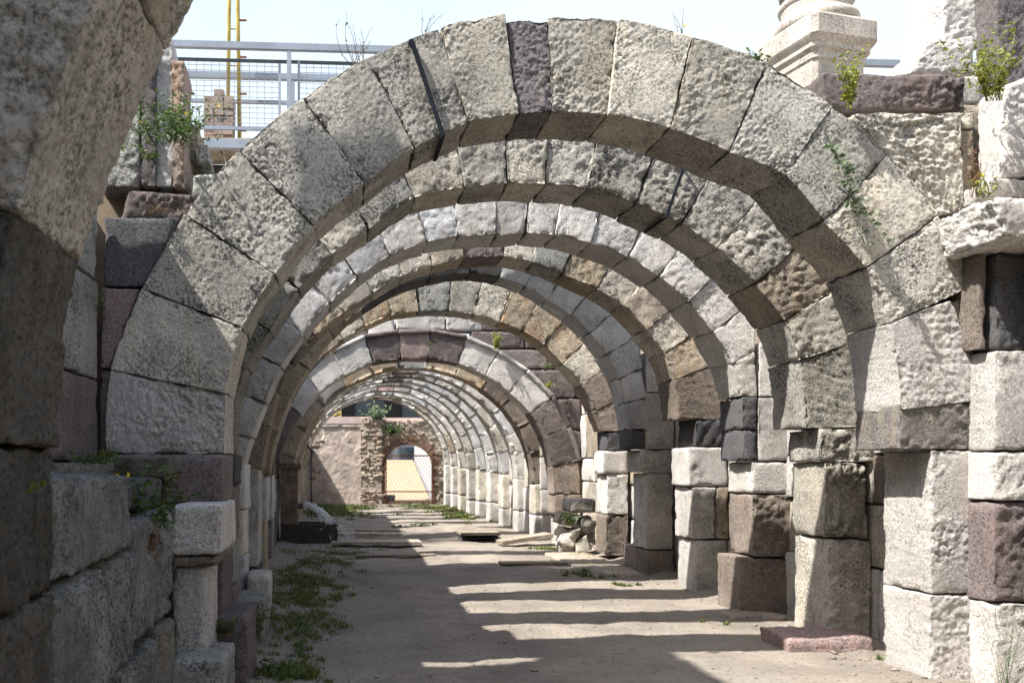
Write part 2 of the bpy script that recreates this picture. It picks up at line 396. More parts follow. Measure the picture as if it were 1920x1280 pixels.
GX, GY = np.meshgrid(gx, gy, indexing='ij')
gz = ground_h(GX.ravel(), GY.ravel())
ii = np.arange(GX.size).reshape(GX.shape)
Fq = np.c_[ii[:-1, :-1].ravel(), ii[1:, :-1].ravel(), ii[1:, 1:].ravel(), ii[:-1, 1:].ravel()]
tag(mk('ground', np.c_[GX.ravel(), GY.ravel(), gz], Fq, GROUND, center=False), kind='structure')
def gh(x, y): return float(ground_h(np.array([x], float), np.array([y], float))[0])

def bank(x0, x1, y0, y1, zt):
    V, Fc = boxv(x0, x1, y0, y1, -0.5, zt)
    tag(obj('earth_bank', [(V, Fc)], EARTH), kind='structure')
bank(4.82, 40, -12, 29.3, 3.85)
bank(-40, -1.56, 6.2, 22.9, 3.95)
bank(-40, -1.56, 22.95, 29.3, 3.0)
bank(-40, -2.05, -12, 6.19, 3.7)

# ------------------------------------------------------------------ the arches
def S(y): return F_PX / y
def joint_pts(px, s, y_center, thick, jit=0.012):
    """inner joint pixels -> list of (inner, outer) in metres; outer by the mean radial direction"""
    P = np.array([(PX(a, s), PZ(b, s)) for a, b in px])
    c = np.array(y_center)
    out = []
    for k, p in enumerate(P):
        a_, b_ = P[max(k - 1, 0)], P[min(k + 1, len(P) - 1)]
        tdir = (b_ - a_) / np.linalg.norm(b_ - a_); nn = np.array([-tdir[1], tdir[0]])
        rad_ = (p - c) / np.linalg.norm(p - c)
        d = nn * 0.35 + rad_ * 0.65
        if k == 0: d = np.array((-1.0, 0.0))
        if k == len(P) - 1: d = np.array((1.0, 0.0))
        d /= np.linalg.norm(d)
        tk = thick[k] if hasattr(thick, '__len__') else thick
        out.append((p, p + d * tk * (1 + rnd.uniform(-0.04, 0.04))))
    return out
def ring(par, jts, y0, t, mats, cell, rough=0.012, names='voussoir', dj=0.015, **kw):
    for k in range(len(jts) - 1):
        (i0, o0), (i1, o1) = jts[k], jts[k + 1]
        m = MATS[mats[k % len(mats)]]
        oy = rnd.uniform(-dj, dj)
        # face plane u along the arch (left to right), v inner->outer
        block(names, par, [i0, i1, o1, o0], y0 + oy, t + rnd.uniform(-0.01, 0.02), m, cell=cell, rough=rough,
              freq=rnd.uniform(12, 16), rad=0.007, sag=np.sum((i1 - i0) ** 2) / 19.0, **kw)

def arch_empty(y, t, label, group='stone arches along the passage'):
    return empty('stone_arch', (1.5, y + t / 2, 0), label, 'arch', group)
LAB = {}
# --- arch A: first whole arch, joints read stone by stone
sA = 274.0; yA = S(1) * 0 + F_PX / sA; T = 0.5
A = arch_empty(yA, T, 'nearest whole arch, large pale limestone voussoirs with narrow dark keystone and iron strap')
JA = [((422, 850), (197, 850)), ((424, 738), (207, 692)), ((455, 615), (266, 540)), ((517, 515), (345, 402)), ((588, 424), (447, 282)),
      ((685, 345), (567, 183)), ((778, 276), (688, 106)), ((879, 229), (824, 50)), ((974, 213), (947, 27)), ((1036, 209), (1027, 30)),
      ((1140, 215), (1160, 36)), ((1256, 243), (1299, 68)), ((1367, 287), (1438, 118)), ((1473, 328), (1560, 200)), ((1545, 417), (1667, 288)),
      ((1625, 502), (1760, 405)), ((1667, 607), (1828, 535)), ((1687, 769), (1835, 752))]
jm = [((np.array((PX(a[0], sA), PZ(a[1], sA)))), np.array((PX(b[0], sA), PZ(b[1], sA)))) for a, b in JA]
matsA = ['M', 'W', 'L', 'L', 'L', 'L', 'L', 'W', 'Q', 'W', 'W', 'W', 'L', 'L', 'W', 'L', 'M']
for k in range(17):
    (i0, o0), (i1, o1) = jm[k], jm[k + 1]
    if k == 16: o0 = np.array((PX(1782, sA), PZ(562, sA)))
    if k == 8: o0 = np.array((PX(950, sA), PZ(38, sA))); o1 = np.array((PX(1027, sA), PZ(38, sA)))
    block('voussoir', A, [i0, i1, o1, o0], yA + rnd.uniform(-0.012, 0.012), T, MATS[matsA[k]], cell=0.0098, dcell=0.03,
          rough=(0.015 if k in (0, 16) else (0.0095 if k > 6 else 0.007)), freq=(11 if k in (0, 16) else 20), rad=0.005, chip=0.011, wob=0.007, gap=0.003, sag=np.sum((i1 - i0) ** 2) / 19.0)
# springing filler, impost and pier on the right of A
def pxblock(name, par, x0, x1, y0, y1, s, depth, mat, yoff=0.0, **kw):
    kw.setdefault('cell', 0.016); kw.setdefault('dcell', 0.035)
    return block(name, par, rect(PX(x0, s), PX(x1, s), PZ(y1, s), PZ(y0, s)), F_PX / s + yoff, depth, MATS[mat], **kw)
block('filler_stone', A, [(PX(1834, sA), PZ(720, sA)), (PX(1843, sA), PZ(725, sA)), (PX(1843, sA), PZ(548, sA)), (PX(1784, sA), PZ(566, sA))], yA + 0.02, 0.4, OCHRE, cell=0.02, rough=0.01)
pxblock('impost', A, 1687, 1838, 754, 843, sA, 0.5, 'E', rough=0.018, freq=12)
pxblock('pier_stone', A, 1745, 1834, 844, 1114, sA, 0.5, 'M', rough=0.013, freq=11, rad=0.014, cell=0.011)
pxblock('pier_stone', A, 1744, 1838, 1115, 1300, sA, 0.5, 'M', rough=0.013, freq=11, rad=0.014, cell=0.011)
# left foot of A: dark block and white block facing the camera, slabs below
sL = 300.0
pxblock('impost', A, 300, 417, 852, 945, sA * 1.06, 0.6, 'P', rough=0.008, rad=0.02)
pxblock('pier_stone', A, 318, 414, 946, 1041, sL * 1.04, 0.75, 'M', rough=0.016, rad=0.025)
pxblock('pier_stone', A, 318, 404, 1042, 1062, sL * 1.04, 0.75, 'N', rough=0.008, rad=0.01)
pxblock('pier_stone', A, 322, 388, 1063, 1310, sL * 1.03, 0.5, 'M', rough=0.02, rad=0.03)
pxblock('pier_stone', A, 388, 418, 1042, 1290, sA * 1.02, 0.55, 'P', rough=0.008)
# iron strap over the cracked voussoir
def strap(par, p0, p1, y, wdt=0.03):
    a = Vector((p0[0], y, p0[1])); b = Vector((p1[0], y, p1[1]))
    t_ = (b - a).normalized(); nrm = Vector((t_.z, 0, -t_.x)) * wdt / 2
    V = []
    pts = [a + Vector((0, 0.25, 0.0)), a, b, b + Vector((0, 0.48, 0.004))]
    off = [t_ * -0.012, Vector((0, -0.012, 0)) - t_ * 0.012, Vector((0, -0.012, 0)) + t_ * 0.012, t_ * 0.012]
    for p, o in zip(pts, off): V += [tuple(p + nrm), tuple(p - nrm), tuple(p - nrm + o), tuple(p + nrm + o)]
    Fc = []
    for k in range(3):
        for j in range(4): Fc.append((k * 4 + j, k * 4 + (j + 1) % 4, (k + 1) * 4 + (j + 1) % 4, (k + 1) * 4 + j))
    Fc += [(0, 1, 2, 3), (15, 14, 13, 12)]
    obj('iron_strap', [(np.array(V), Fc)], IRON, par)
strap(A, (PX(771, sA), PZ(82, sA)), (PX(829, sA), PZ(256, sA)), yA - 0.03)

# --- arches B to G: inner joints read from the photograph, the ring thickness added
def build_arch(lab, s, t, px, cen, mats, cell, thick=0.56, rough=0.012, rpier=None, lpier=None, **kw):
    y = F_PX / s
    e = arch_empty(y, t, lab)
    jts = joint_pts(px, s, (PX(cen[0], s), PZ(cen[1], s)), thick)
    ring(e, jts, y, t, mats, cell, rough, dcell=max(0.04, cell * 1.5), **kw)
    for r_ in (rpier or []):
        x0, x1, z0, z1, m = r_[:5]; k2 = r_[5] if len(r_) > 5 else {}
        k2 = dict(dict(cell=cell * 1.1, dcell=max(0.04, cell * 1.5), rough=0.013, rad=0.009, freq=10), **k2)
        dp = k2.pop('depth', t); yo = k2.pop('yo', 0)
        block('pier_stone', e, rect(PX(x0, s), PX(x1, s), PZ(z1, s), PZ(z0, s)), y + yo, dp, MATS[m], **k2)
    if lpier:
        xin, rows, ms = lpier
        for k in range(len(rows) - 1):
            xi = PX(xin, s) + rnd.uniform(-0.02, 0.02)
            block('pier_stone', e, rect(xi - 0.42, xi, rows[k], rows[k + 1]), y + rnd.uniform(-0.01, 0.01), t, MATS[ms[k % len(ms)]],
                  cell=cell * 1.3, dcell=0.06, rough=0.014, rad=0.02)
    return e, y
sB, sC, sD, sE, sF, sG = 226.0, 190.0, 165.0, 143.0, 124.0, 103.0
pB = [(437, 850), (437, 773), (462, 690), (508, 620), (560, 541), (622, 477), (692, 430), (777, 371), (872, 352), (952, 345), (1022, 347),
      (1102, 352), (1192, 382), (1280, 419), (1345, 466), (1416, 533), (1472, 602), (1500, 677), (1512, 802)]
B, yB = build_arch('second arch from the camera, mottled grey ring with iron strap on its right', sB, 0.5, pB, (989, 898),
    ['H', 'G', 'G', 'G', 'G', 'L', 'G', 'W', 'L', 'W', 'L', 'L', 'L', 'L', 'L', 'T', 'L', 'L'], 0.019, thick=0.58, rough=0.015,
    rpier=[(1537, 1655, 803, 867, 'L', dict(rough=0.022)), (1546, 1626, 868, 1009, 'W', dict(rough=0.03)), (1551, 1634, 1010, 1207, 'W', dict(rough=0.03))],
    lpier=(437, [-0.05, 0.45, 0.9, 1.3, 1.56], ['P', 'G', 'P', 'B']))
strap(B, (PX(1281, sB), PZ(312, sB)), (PX(1247, sB), PZ(407, sB)), yB - 0.025, 0.022)
pC = [(455, 872), (471, 820), (497, 756), (527, 688), (569, 626), (619, 569), (672, 521), (732, 480), (802, 455), (860, 445), (932, 442), (987, 437),
      (1040, 442), (1107, 457), (1177, 482), (1235, 520), (1290, 567), (1337, 622), (1372, 682), (1388, 743)]
C, yC = build_arch('third arch from the camera, bright white and bluish grey marble ring', sC, 0.5, pC, (954, 922),
    ['S', 'S', 'S', 'S', 'S', 'S', 'S', 'M', 'S', 'M', 'M', 'M', 'M', 'M', 'M', 'M', 'M', 'M', 'M'], 0.023, rough=0.010, thick=[0.56] * 17 + [0.5, 0.25, 0.17],
    rpier=[(1392, 1420, 744, 804, 'B'), (1394, 1420, 805, 864, 'B', dict(rough=0.006)), (1422, 1500, 745, 864, 'M', dict(rough=0.008)), (1424, 1500, 640, 743, 'M', dict(rough=0.008)), (1409, 1488, 866, 925, 'M', dict(rad=0.02)),
           (1411, 1486, 927, 1044, 'N', dict(rough=0.02)), (1388, 1487, 1046, 1165, 'N')],
    lpier=(457, [-0.05, 0.55, 1.02, 1.48], ['S', 'M', 'S']))
pD = [(492, 880), (505, 800), (522, 735), (549, 681), (592, 630), (644, 587), (700, 550), (755, 517), (812, 500), (870, 484), (944, 481), (1000, 492), (1054, 514), (1119, 542),
      (1167, 572), (1212, 620), (1245, 662), (1265, 712), (1274, 786)]
D, yD = build_arch('fourth arch from the camera, tan and brown ring with a purple keystone', sD, 0.5, pD, (906, 891),
    ['T', 'T', 'H', 'H', 'T', 'W', 'L', 'W', 'T', 'P', 'W', 'G', 'O', 'W', 'T', 'W', 'T', 'N'], 0.025, rough=0.012,
    rpier=[(1305, 1365, 786, 836, 'B', dict(rough=0.02)), (1290, 1365, 838, 912, 'M', dict(rad=0.02)), (1298, 1341, 913, 1010, 'M'), (1342, 1366, 913, 1010, 'T'),
           (1304, 1365, 1011, 1116, 'M', dict(rad=0.02))],
    lpier=(486, [-0.05, 0.3, 1.42], ['B', 'S']))
pE = [(505, 890), (520, 810), (545, 745), (578, 690), (625, 628), (680, 580), (740, 545), (806, 522), (880, 512), (937, 520), (985, 537), (1027, 563), (1071, 591), (1106, 625),
      (1137, 666), (1160, 710), (1175, 755), (1183, 805)]
E_, yE = build_arch('fifth arch from the camera, smooth grey marble ring with a black crown', sE, 0.5, pE, (858, 847),
    ['T', 'T', 'T', 'T', 'T', 'B', 'B', 'B', 'B', 'S', 'S', 'S', 'S', 'S', 'S', 'S', 'S'], 0.034, rough=0.004, thick=[0.56] * 14 + [0.5, 0.36, 0.27, 0.2],
    rpier=[(1184, 1209, 806, 842, 'B', dict(rough=0.005)), (1210, 1264, 736, 842, 'C', dict(rough=0.006)), (1212, 1264, 660, 735, 'C', dict(rough=0.006)), (1200, 1264, 843, 886, 'C', dict(rough=0.008)), (1212, 1262, 887, 1030, 'C', dict(rough=0.005)),
           (1213, 1264, 1031, 1092, 'N', dict(depth=0.95, yo=-0.02))],
    lpier=(500, [-0.05, 0.7, 1.3], ['T', 'S']))
pF = [(512, 890), (518, 830), (545, 752), (572, 705), (605, 667), (645, 637), (685, 612), (734, 592), (785, 584), (842, 584), (890, 590), (937, 604), (980, 620), (1020, 647),
      (1055, 682), (1091, 722), (1115, 770), (1132, 808)]
Fa, yF = build_arch('sixth arch from the camera, honey coloured ring with reddish patches and a grey keystone', sF, 0.5, pF, (823, 904),
    ['H', 'G', 'H', 'G', 'T', 'W', 'O', 'O', 'G', 'W', 'W', 'O', 'O', 'O', 'W', 'N', 'N'], 0.03, rough=0.014,
    rpier=[(1138, 1178, 808, 844, 'B'), (1130, 1178, 845, 888, 'M', dict(rad=0.02)), (1138, 1178, 889, 964, 'M'), (1136, 1178, 965, 1042, 'N', dict(rough=0.022))],
    lpier=(512, [-0.05, 0.6, 1.3], ['G', 'S']))
pG = [(518, 900), (522, 868), (536, 825), (565, 778), (601, 735), (647, 704), (699, 681), (752, 674), (803, 674), (860, 682), (909, 704), (954, 735), (994, 775), (1019, 821),
      (1035, 875), (1038, 926)]
G_, yG = build_arch('seventh arch, white ring with moulded rim and three purple stones at its crown', sG, 0.5, pG, (778, 937),
    ['P', 'P', 'P', 'M', 'M', 'M', 'P', 'K', 'P', 'M', 'M', 'M', 'P', 'P', 'N'], 0.032, rough=0.010, thick=0.50,
    rpier=[(1040, 1090, 927, 966, 'N', dict(rough=0.012)), (1046, 1092, 967, 1032, 'M', dict(rough=0.02))],
    lpier=(520, [-0.05, 0.5, 1.1], ['P', 'P']))
# moulded rim on the outside of arch G
jg = joint_pts(pG, sG, (PX(778, sG), PZ(937, sG)), 0.47)
for k in range(3, 14):
    (i0, o0), (i1, o1) = jg[k], jg[k + 1]
    d0 = (o0 - i0) / np.linalg.norm(o0 - i0); d1 = (o1 - i1) / np.linalg.norm(o1 - i1)
    block('rim_moulding', G_, [o0, o1, o1 + d1 * 0.09, o0 + d0 * 0.09], yG - 0.045, 0.2, MATS['PPPMMMPPPMMMPPP'[k]], cell=0.04, rough=0.004, rad=0.03, side=0.003)
# spandrel stones over G, purple courses on the right and white blocks on the crown
def gs(x0, x1, y0, y1, m): pxblock('spandrel_stone', G_, x0, x1, y0, y1, sG, 0.4, m, yoff=0.06, cell=0.035, dcell=0.08, rough=0.018, rad=0.03)
gs(742, 836, 586, 618, 'M'); gs(838, 906, 588, 619, 'M'); gs(690, 741, 596, 628, 'M')
gs(884, 985, 620, 652, 'P'); gs(986, 1060, 612, 652, 'P')
gs(938, 1028, 654, 690, 'P'); gs(1029, 1110, 654, 690, 'P')
gs(1000, 1082, 692, 745, 'P'); gs(1083, 1130, 692, 745, 'N')
gs(1032, 1092, 747, 805, 'P'); gs(1093, 1140, 747, 805, 'P'); gs(1058, 1096, 806, 860, 'P'); gs(1070, 1096, 861, 926, 'N')
gs(906, 980, 586, 619, 'P'); gs(560, 640, 610, 660, 'P'); gs(500, 580, 662, 720, 'P'); gs(480, 545, 722, 790, 'P'); gs(642, 690, 590, 640, 'G')

# --- arches H to P: plain circles fitted by eye
far_lab = ['eighth arch from the camera, brown right shoulder just behind the moulded white arch', 'ninth arch from the camera, bright white speckled right shoulder',
           'tenth arch from the camera, grey mottled stones in the middle of the passage', 'eleventh arch from the camera, bluish grey right shoulder',
           'twelfth arch from the camera, pale grey ring far down the passage', 'thirteenth arch from the camera, white ring with a red brown keystone',
           'fourteenth arch from the camera, thin pale ring, third from the end wall', 'fifteenth arch from the camera, thin white ring, second from the end wall',
           'last and farthest arch, pale ring framing the end wall']
apex = [690, 698, 706, 714.5, 722, 732, 739.5, 744, 748]
key = ['G', 'N', 'P', 'B', 'H', 'K', 'G', 'N', 'N']
pal = [['M', 'M', 'G', 'O', 'N', 'N'], ['M', 'M', 'S'], ['L', 'S', 'M', 'M'], ['S', 'S', 'M', 'S'], ['S', 'M', 'M', 'S'], ['M', 'M', 'L'], ['M', 'L', 'S'], ['M', 'M', 'T'], ['M', 'M', 'W']]
for i in range(9):
    d = 16.4 + 1.44 * i; s = F_PX / d; t = 0.5
    xc = 1.47 - 0.024 * i; R = 2.42 - 0.012 * i
    zc = EYE + (VY - apex[i]) / s - R
    n = 13 + 2 * (i % 2)
    e = arch_empty(d, t, far_lab[i])
    angs = np.linspace(math.pi - math.asin(max(0.05, min(0.5, (1.0 - zc) / R))) , math.asin(max(0.05, min(0.5, (1.0 - zc) / R))), n + 1)
    angs[1:-1] += nrg.uniform(-0.02, 0.02, n - 1)
    jts = []
    for a_ in angs:
        dr = np.array((math.cos(a_), math.sin(a_))); c0 = np.array((xc, zc))
        jts.append((c0 + dr * R * rnd.uniform(0.998, 1.003), c0 + dr * (R + 0.5)))
    mats = [rnd.choice(pal[i]) for _ in range(n)]; mats[n // 2] = key[i]
    if i == 0:
        for k_ in range(n // 2 + 1, n - 2): mats[k_] = ['O', 'O', 'N', 'N', 'M', 'M', 'M', 'W', 'M'][min(k_ - n // 2 - 1, 8)]
    for k_ in range(3): mats[k_] = 'T'
    ring(e, jts, d, t, mats, 0.065, 0.013, dcell=0.12, octv=3)
    for sgn, xi in ((1, xc + R * math.cos(angs[-1])), (-1, xc + R * math.cos(angs[0]))):
        zt = jts[0][0][1]; rows = [-0.05, 0.42 + rnd.uniform(-.05, .05), zt]
        for k_ in range(2):
            block('pier_stone', e, rect(min(xi, xi + sgn * 0.4), max(xi, xi + sgn * 0.4), rows[k_], rows[k_ + 1]), d, t, MATS[rnd.choice(['M', 'M', 'W']) if sgn > 0 else 'T'],
                  cell=0.06, dcell=0.1, rough=0.014, rad=0.03, octv=3)
yZ = 16.4 + 1.44 * 8

# --- arch 0: the near blurred arch springing over the left edge of the picture
y0_ = 1.99
A0 = arch_empty(y0_, 0.51, 'blurred near arch leaning over the upper left corner, worn brownish voussoirs')
c0 = np.array((1.55, 1.54)); R0 = 2.39
ja = [3.14159, 2.905, 2.62, 2.27, 1.98, 1.72, 1.5, 1.27, 1.03, 0.79, 0.54, 0.27, 0.0]
m0 = ['H', 'T', 'T', 'T', 'L', 'L', 'W', 'L', 'W', 'L', 'L', 'L']
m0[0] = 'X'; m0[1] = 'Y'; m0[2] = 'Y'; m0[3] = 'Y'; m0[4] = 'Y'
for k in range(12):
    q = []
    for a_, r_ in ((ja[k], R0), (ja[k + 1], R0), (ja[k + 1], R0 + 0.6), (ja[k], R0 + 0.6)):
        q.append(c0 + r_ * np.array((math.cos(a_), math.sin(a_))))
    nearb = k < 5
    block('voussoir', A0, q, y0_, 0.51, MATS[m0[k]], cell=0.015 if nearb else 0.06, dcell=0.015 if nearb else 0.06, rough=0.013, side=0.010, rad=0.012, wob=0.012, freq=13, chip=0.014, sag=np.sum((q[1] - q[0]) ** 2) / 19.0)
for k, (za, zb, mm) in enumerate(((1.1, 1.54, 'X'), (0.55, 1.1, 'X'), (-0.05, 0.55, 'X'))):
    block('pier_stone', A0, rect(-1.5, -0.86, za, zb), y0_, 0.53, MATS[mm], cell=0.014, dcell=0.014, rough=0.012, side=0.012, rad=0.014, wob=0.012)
    block('pier_stone', A0, rect(3.95, 4.5, za, zb), y0_, 0.53, MATS['M'], cell=0.06, dcell=0.08, rad=0.03)

for kb, yb0 in enumerate((-0.9, -2.3, -3.7, -5.1)):
    eb = arch_empty(yb0, 0.5, ('first', 'second', 'third', 'fourth')[kb] + ' arch behind the camera, weathered ring like the others')
    ang = np.linspace(math.pi, 0, 15)
    jb = [(c0 + R0 * np.array((math.cos(a_), math.sin(a_))), c0 + (R0 + 0.6) * np.array((math.cos(a_), math.sin(a_)))) for a_ in ang]
    ring(eb, jb, yb0, 0.5, ['T', 'L', 'H', 'W'], 0.12, 0.01, dcell=0.15, octv=2)
    for xa_, xb_ in ((-1.5, -0.86), (3.95, 4.5)): block('pier_stone', eb, rect(xa_, xb_, -0.05, 1.54), yb0, 0.5, MATS['T'], cell=0.12, dcell=0.15, octv=2)
# ------------------------------------------------------------------ walls of coursed blocks
def wall(name, label, x_in, sgn, y0, y1, zs, thick, mats, lmin=0.5, lmax=0.95, cell=0.06, rough=0.016, cut=None, cat='wall', zjit=0.0):
    e = empty(name, (x_in + sgn * thick / 2, (y0 + y1) / 2, 0), label, cat)
    for k in range(len(zs) - 1):
        y = y0 - rnd.uniform(0, 0.3)
        while y < y1:
            l = rnd.uniform(lmin, lmax); ya, yb = max(y, y0), min(y + l, y1); y += l
            if yb - ya < 0.12: continue
            za, zb = zs[k], zs[k + 1]
            off = x_in(0.5 * (ya + yb)) if callable(x_in) else x_in
            off += sgn * rnd.uniform(-0.01, 0.025)
            m = MATS[rnd.choice(mats if not callable(mats) else mats(k))]
            q = [(ya, za), (yb, za), (yb, zb), (ya, zb)]
            cl = cell * (1.2 if ya < 13 else 1.9)
            block('wall_stone', e, q, off, sgn * thick, m, axis='x', cell=cl, dcell=cl * 2.2, rough=rough, rad=0.02, gap=0.012, octv=3)
    return e
wall('retaining_wall', 'right wall of large pale squared blocks behind the piers, near half', 4.42, 1, 6.12, 16.3, [-0.1, 0.62, 1.15, 1.56, 2.35, 2.95, 3.5, 3.95], 0.42,
     ['M', 'M', 'W', 'T', 'N', 'M'], cell=0.075)
wall('retaining_wall', 'right wall of pale blocks between the far arches, running to the end wall', 3.98, 1, 16.35, 29.4, [-0.1, 0.45, 0.95, 1.6, 2.3, 2.9, 3.5], 0.5,
     ['M', 'M', 'M', 'W'], lmin=0.7, lmax=1.3, cell=0.08)
wall('retaining_wall', 'lower left wall of weathered blocks at the far end by the plastered wall', -1.12, -1, 23.0, 29.4, [-0.1, 0.6, 1.2, 1.8, 2.4], 0.42,
     ['T', 'H', 'G', 'S'], lmin=0.8, lmax=1.5, cell=0.08)
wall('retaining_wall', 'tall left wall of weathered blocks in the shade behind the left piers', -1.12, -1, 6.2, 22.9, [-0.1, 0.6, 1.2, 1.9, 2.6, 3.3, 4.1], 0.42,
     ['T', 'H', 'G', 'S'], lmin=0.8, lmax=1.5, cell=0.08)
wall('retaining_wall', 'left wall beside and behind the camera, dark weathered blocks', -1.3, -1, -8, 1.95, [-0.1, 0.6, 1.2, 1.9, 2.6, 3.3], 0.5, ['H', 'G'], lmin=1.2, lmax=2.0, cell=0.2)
wall('retaining_wall', 'right wall beside and behind the camera, pale blocks', 4.5, 1, -8, 5.3, [-0.1, 0.6, 1.2, 1.9, 2.6, 3.3, 3.85], 0.3, ['M', 'T'], lmin=1.2, lmax=2.0, cell=0.2)
wall('sun_blocker_wall', 'tall unseen sun-blocking wall on the left bank beside the camera', -1.95, -1, -8, 4.75, [3.7, 4.5, 5.3, 6.1, 6.9, 7.7], 0.7, ['L', 'H', 'T'], lmin=1.2, lmax=2.0, cell=0.2)  # unseen, added to shade the near bay; its form as a wall is invented
# back wall of the near left bay (dark blocks above the ledge)
wb = empty('bay_wall', (-1.8, 4, 1.5), 'left bay wall of grey and purple blocks above the ledge beside the nearest whole arch', 'wall')
for (ya, yb, za, zb, m) in ((4.65, 5.64, 1.5, 2.05, 'P'), (4.6, 5.64, 2.06, 2.72, 'G'), (4.7, 5.64, 2.73, 3.25, 'G'), (2.55, 5.5, 3.26, 3.8, 'H'), (2.55, 4.64, 1.5, 2.2, 'S'), (2.55, 4.59, 2.21, 2.72, 'G'),
                            (2.55, 4.69, 2.73, 3.2, 'H')):
    block('wall_stone', wb, [(ya, za), (yb, za), (yb, zb), (ya, zb)], -1.64, -0.4, MATS[m], axis='x', cell=0.03, dcell=0.09, rough=0.008, rad=0.015)
# spandrel stones beside arch A on the left
q = lambda *p: [(PX(a, sA), PZ(b, sA)) for a, b in p]
block('spandrel_stone', A, q((192, 535), (268, 536), (340, 406), (193, 405)), yA + 0.02, 0.45, BASALT, cell=0.02, rough=0.004)
block('spandrel_stone', A, q((186, 690), (203, 690), (262, 541), (188, 538)), yA + 0.02, 0.45, PINK, cell=0.02, rough=0.014)
block('spandrel_stone', A, q((184, 848), (195, 848), (204, 694), (184, 692)), yA + 0.03, 0.45, BROWN, cell=0.02, rough=0.014)
block('spandrel_stone', A, q((205, 402), (352, 400), (362, 344), (222, 338)), yA + 0.2, 0.3, PURP, cell=0.02, rough=0.03, rad=0.04, wob=0.02)
block('spandrel_stone', A, q((346, 352), (440, 345), (448, 296), (347, 300)), yA + 0.25, 0.3, GREY, cell=0.02, rough=0.016, rad=0.03)
# tall slabs standing on the left behind
lw = empty('upright_slabs', (-1.3, 6.0, 3.3), 'upright purple, white and pink slabs standing above the left shoulder of the nearest arch', 'wall')
def ls(x0, x1, y0, y1, m, yo, tl=0.0, **kw):
    s_ = F_PX / (yA + yo); block('slab', lw, rect(PX(x0, s_), PX(x1, s_), PZ(y1, s_), PZ(y0, s_)), yA + yo, 0.3, MATS[m], cell=0.016, tilt=tl, rad=0.008, gap=0.002, **kw)
ls(180, 262, 60, 350, 'G', 0.30, rough=0.01); ls(262, 292, 90, 350, 'Q', 0.26, rough=0.01); ls(291, 322, 70, 350, 'S', 0.30, rough=0.012)
ls(321, 346, 112, 352, 'V', 0.28, rough=0.012, wob=0.015); ls(345, 372, 236, 305, 'O', 0.5, rough=0.012); ls(366, 390, 272, 305, 'G', 0.42, 0.1, rough=0.015)

# right spandrel of A and the stones piled on it
block('spandrel_stone', A, q((1760, 403), (1812, 396), (1808, 208), (1600, 207)), yA + 0.02, 0.48, LIMEW, cell=0.011, rough=0.022, freq=14)
pxblock('spandrel_stone', A, 1811, 1838, 236, 372, sA, 0.4, 'T', yoff=0.05); pxblock('spandrel_stone', A, 1809, 1837, 205, 235, sA, 0.4, 'W', yoff=0.04)
pxblock('filler_stone', A, 1800, 1845, 395, 560, sA, 0.3, 'B', yoff=0.15)
block('filler_stone', A, rect(4.2, 4.95, 3.0, 4.1), yA + 0.35, 0.3, TAN, cell=0.03, rough=0.02, rad=0.03)
block('filler_stone', A, rect(4.40, 4.9, 4.08, 4.32), yA + 0.38, 0.3, MARB, cell=0.03, rough=0.02, rad=0.03)
def loose(px, s, depth, m, label, name='stone_block', tilt=0.0, cat='stone', yoff=0.0, group='loose blocks on the ruins', **kw):
    kw = dict(dict(cell=0.013, dcell=0.04, rough=0.018, rad=0.018, wob=0.02, freq=11), **kw)
    o = block(name, None, [(PX(a, s), PZ(b, s)) for a, b in px], F_PX / s + yoff, depth, MATS[m], tilt=tilt, **kw)
    return tag(o, label, cat, group)
loose(((1545, 206), (1810, 206), (1812, 140), (1540, 133)), 264, 0.4, 'P', 'long rough reddish purple block lying above the right shoulder of the nearest arch', rough=0.02)
loose(((1702, 140), (1832, 142), (1830, 62), (1738, 78)), 240, 0.5, 'M', 'white speckled block behind the purple block, under the tall white one', rough=0.02, rad=0.03)
loose(((1768, 80), (1856, 78), (1850, -60), (1778, -60)), 232, 0.5, 'M', 'tall white block cut by the top edge, beside the dark stone', rough=0.02)
pw = empty('wall_end', (4.9, 5.4, 0), 'right hand wall end of big white, dark and purple blocks at the picture edge', 'wall')
sR = 285.0
def rw(x0, x1, y0, y1, m, yo=0.0, dp=0.6, **kw): return pxblock('wall_stone', pw, x0, x1, y0, y1, sR, dp, m, yoff=yo, **dict(dict(rough=0.014, rad=0.014, cell=0.018, freq=10), **kw))
rw(1866, 2060, 1132, 1310, 'M'); rw(1863, 2060, 940, 1130, 'P'); rw(1862, 2060, 846, 938, 'M'); rw(1866, 2060, 656, 844, 'M'); rw(1876, 2060, 472, 654, 'B', 0.03, rough=0.014)
rw(1849, 1864, 470, 654, 'N', 0.06, 0.3, rough=0.006)
block('wall_stone', pw, [(PX(a, sR), PZ(b, sR)) for a, b in ((1882, 338), (2060, 300), (2060, 90), (1884, 158))], F_PX / sR, 0.25, MARB, cell=0.012, rough=0.018, rad=0.03, freq=10)
block('wall_stone', pw, [(PX(a, sR), PZ(b, sR)) for a, b in ((1890, 180), (2060, 88), (2060, -80), (1878, -80))], F_PX / sR + 0.06, 0.2, GPURP, cell=0.012, rough=0.02, rad=0.02, freq=10)
rw(1860, 2000, 334, 370, 'M', 0.0, 0.4)
sl = block('projecting_slab', pw, [(4.12, 2.90), (5.3, 2.82), (5.3, 3.17), (4.08, 3.15)], 5.14, 0.5, MARB, cell=0.012, rough=0.02, rad=0.02, wob=0.03, side=0.02, freq=9, chip=0.03)

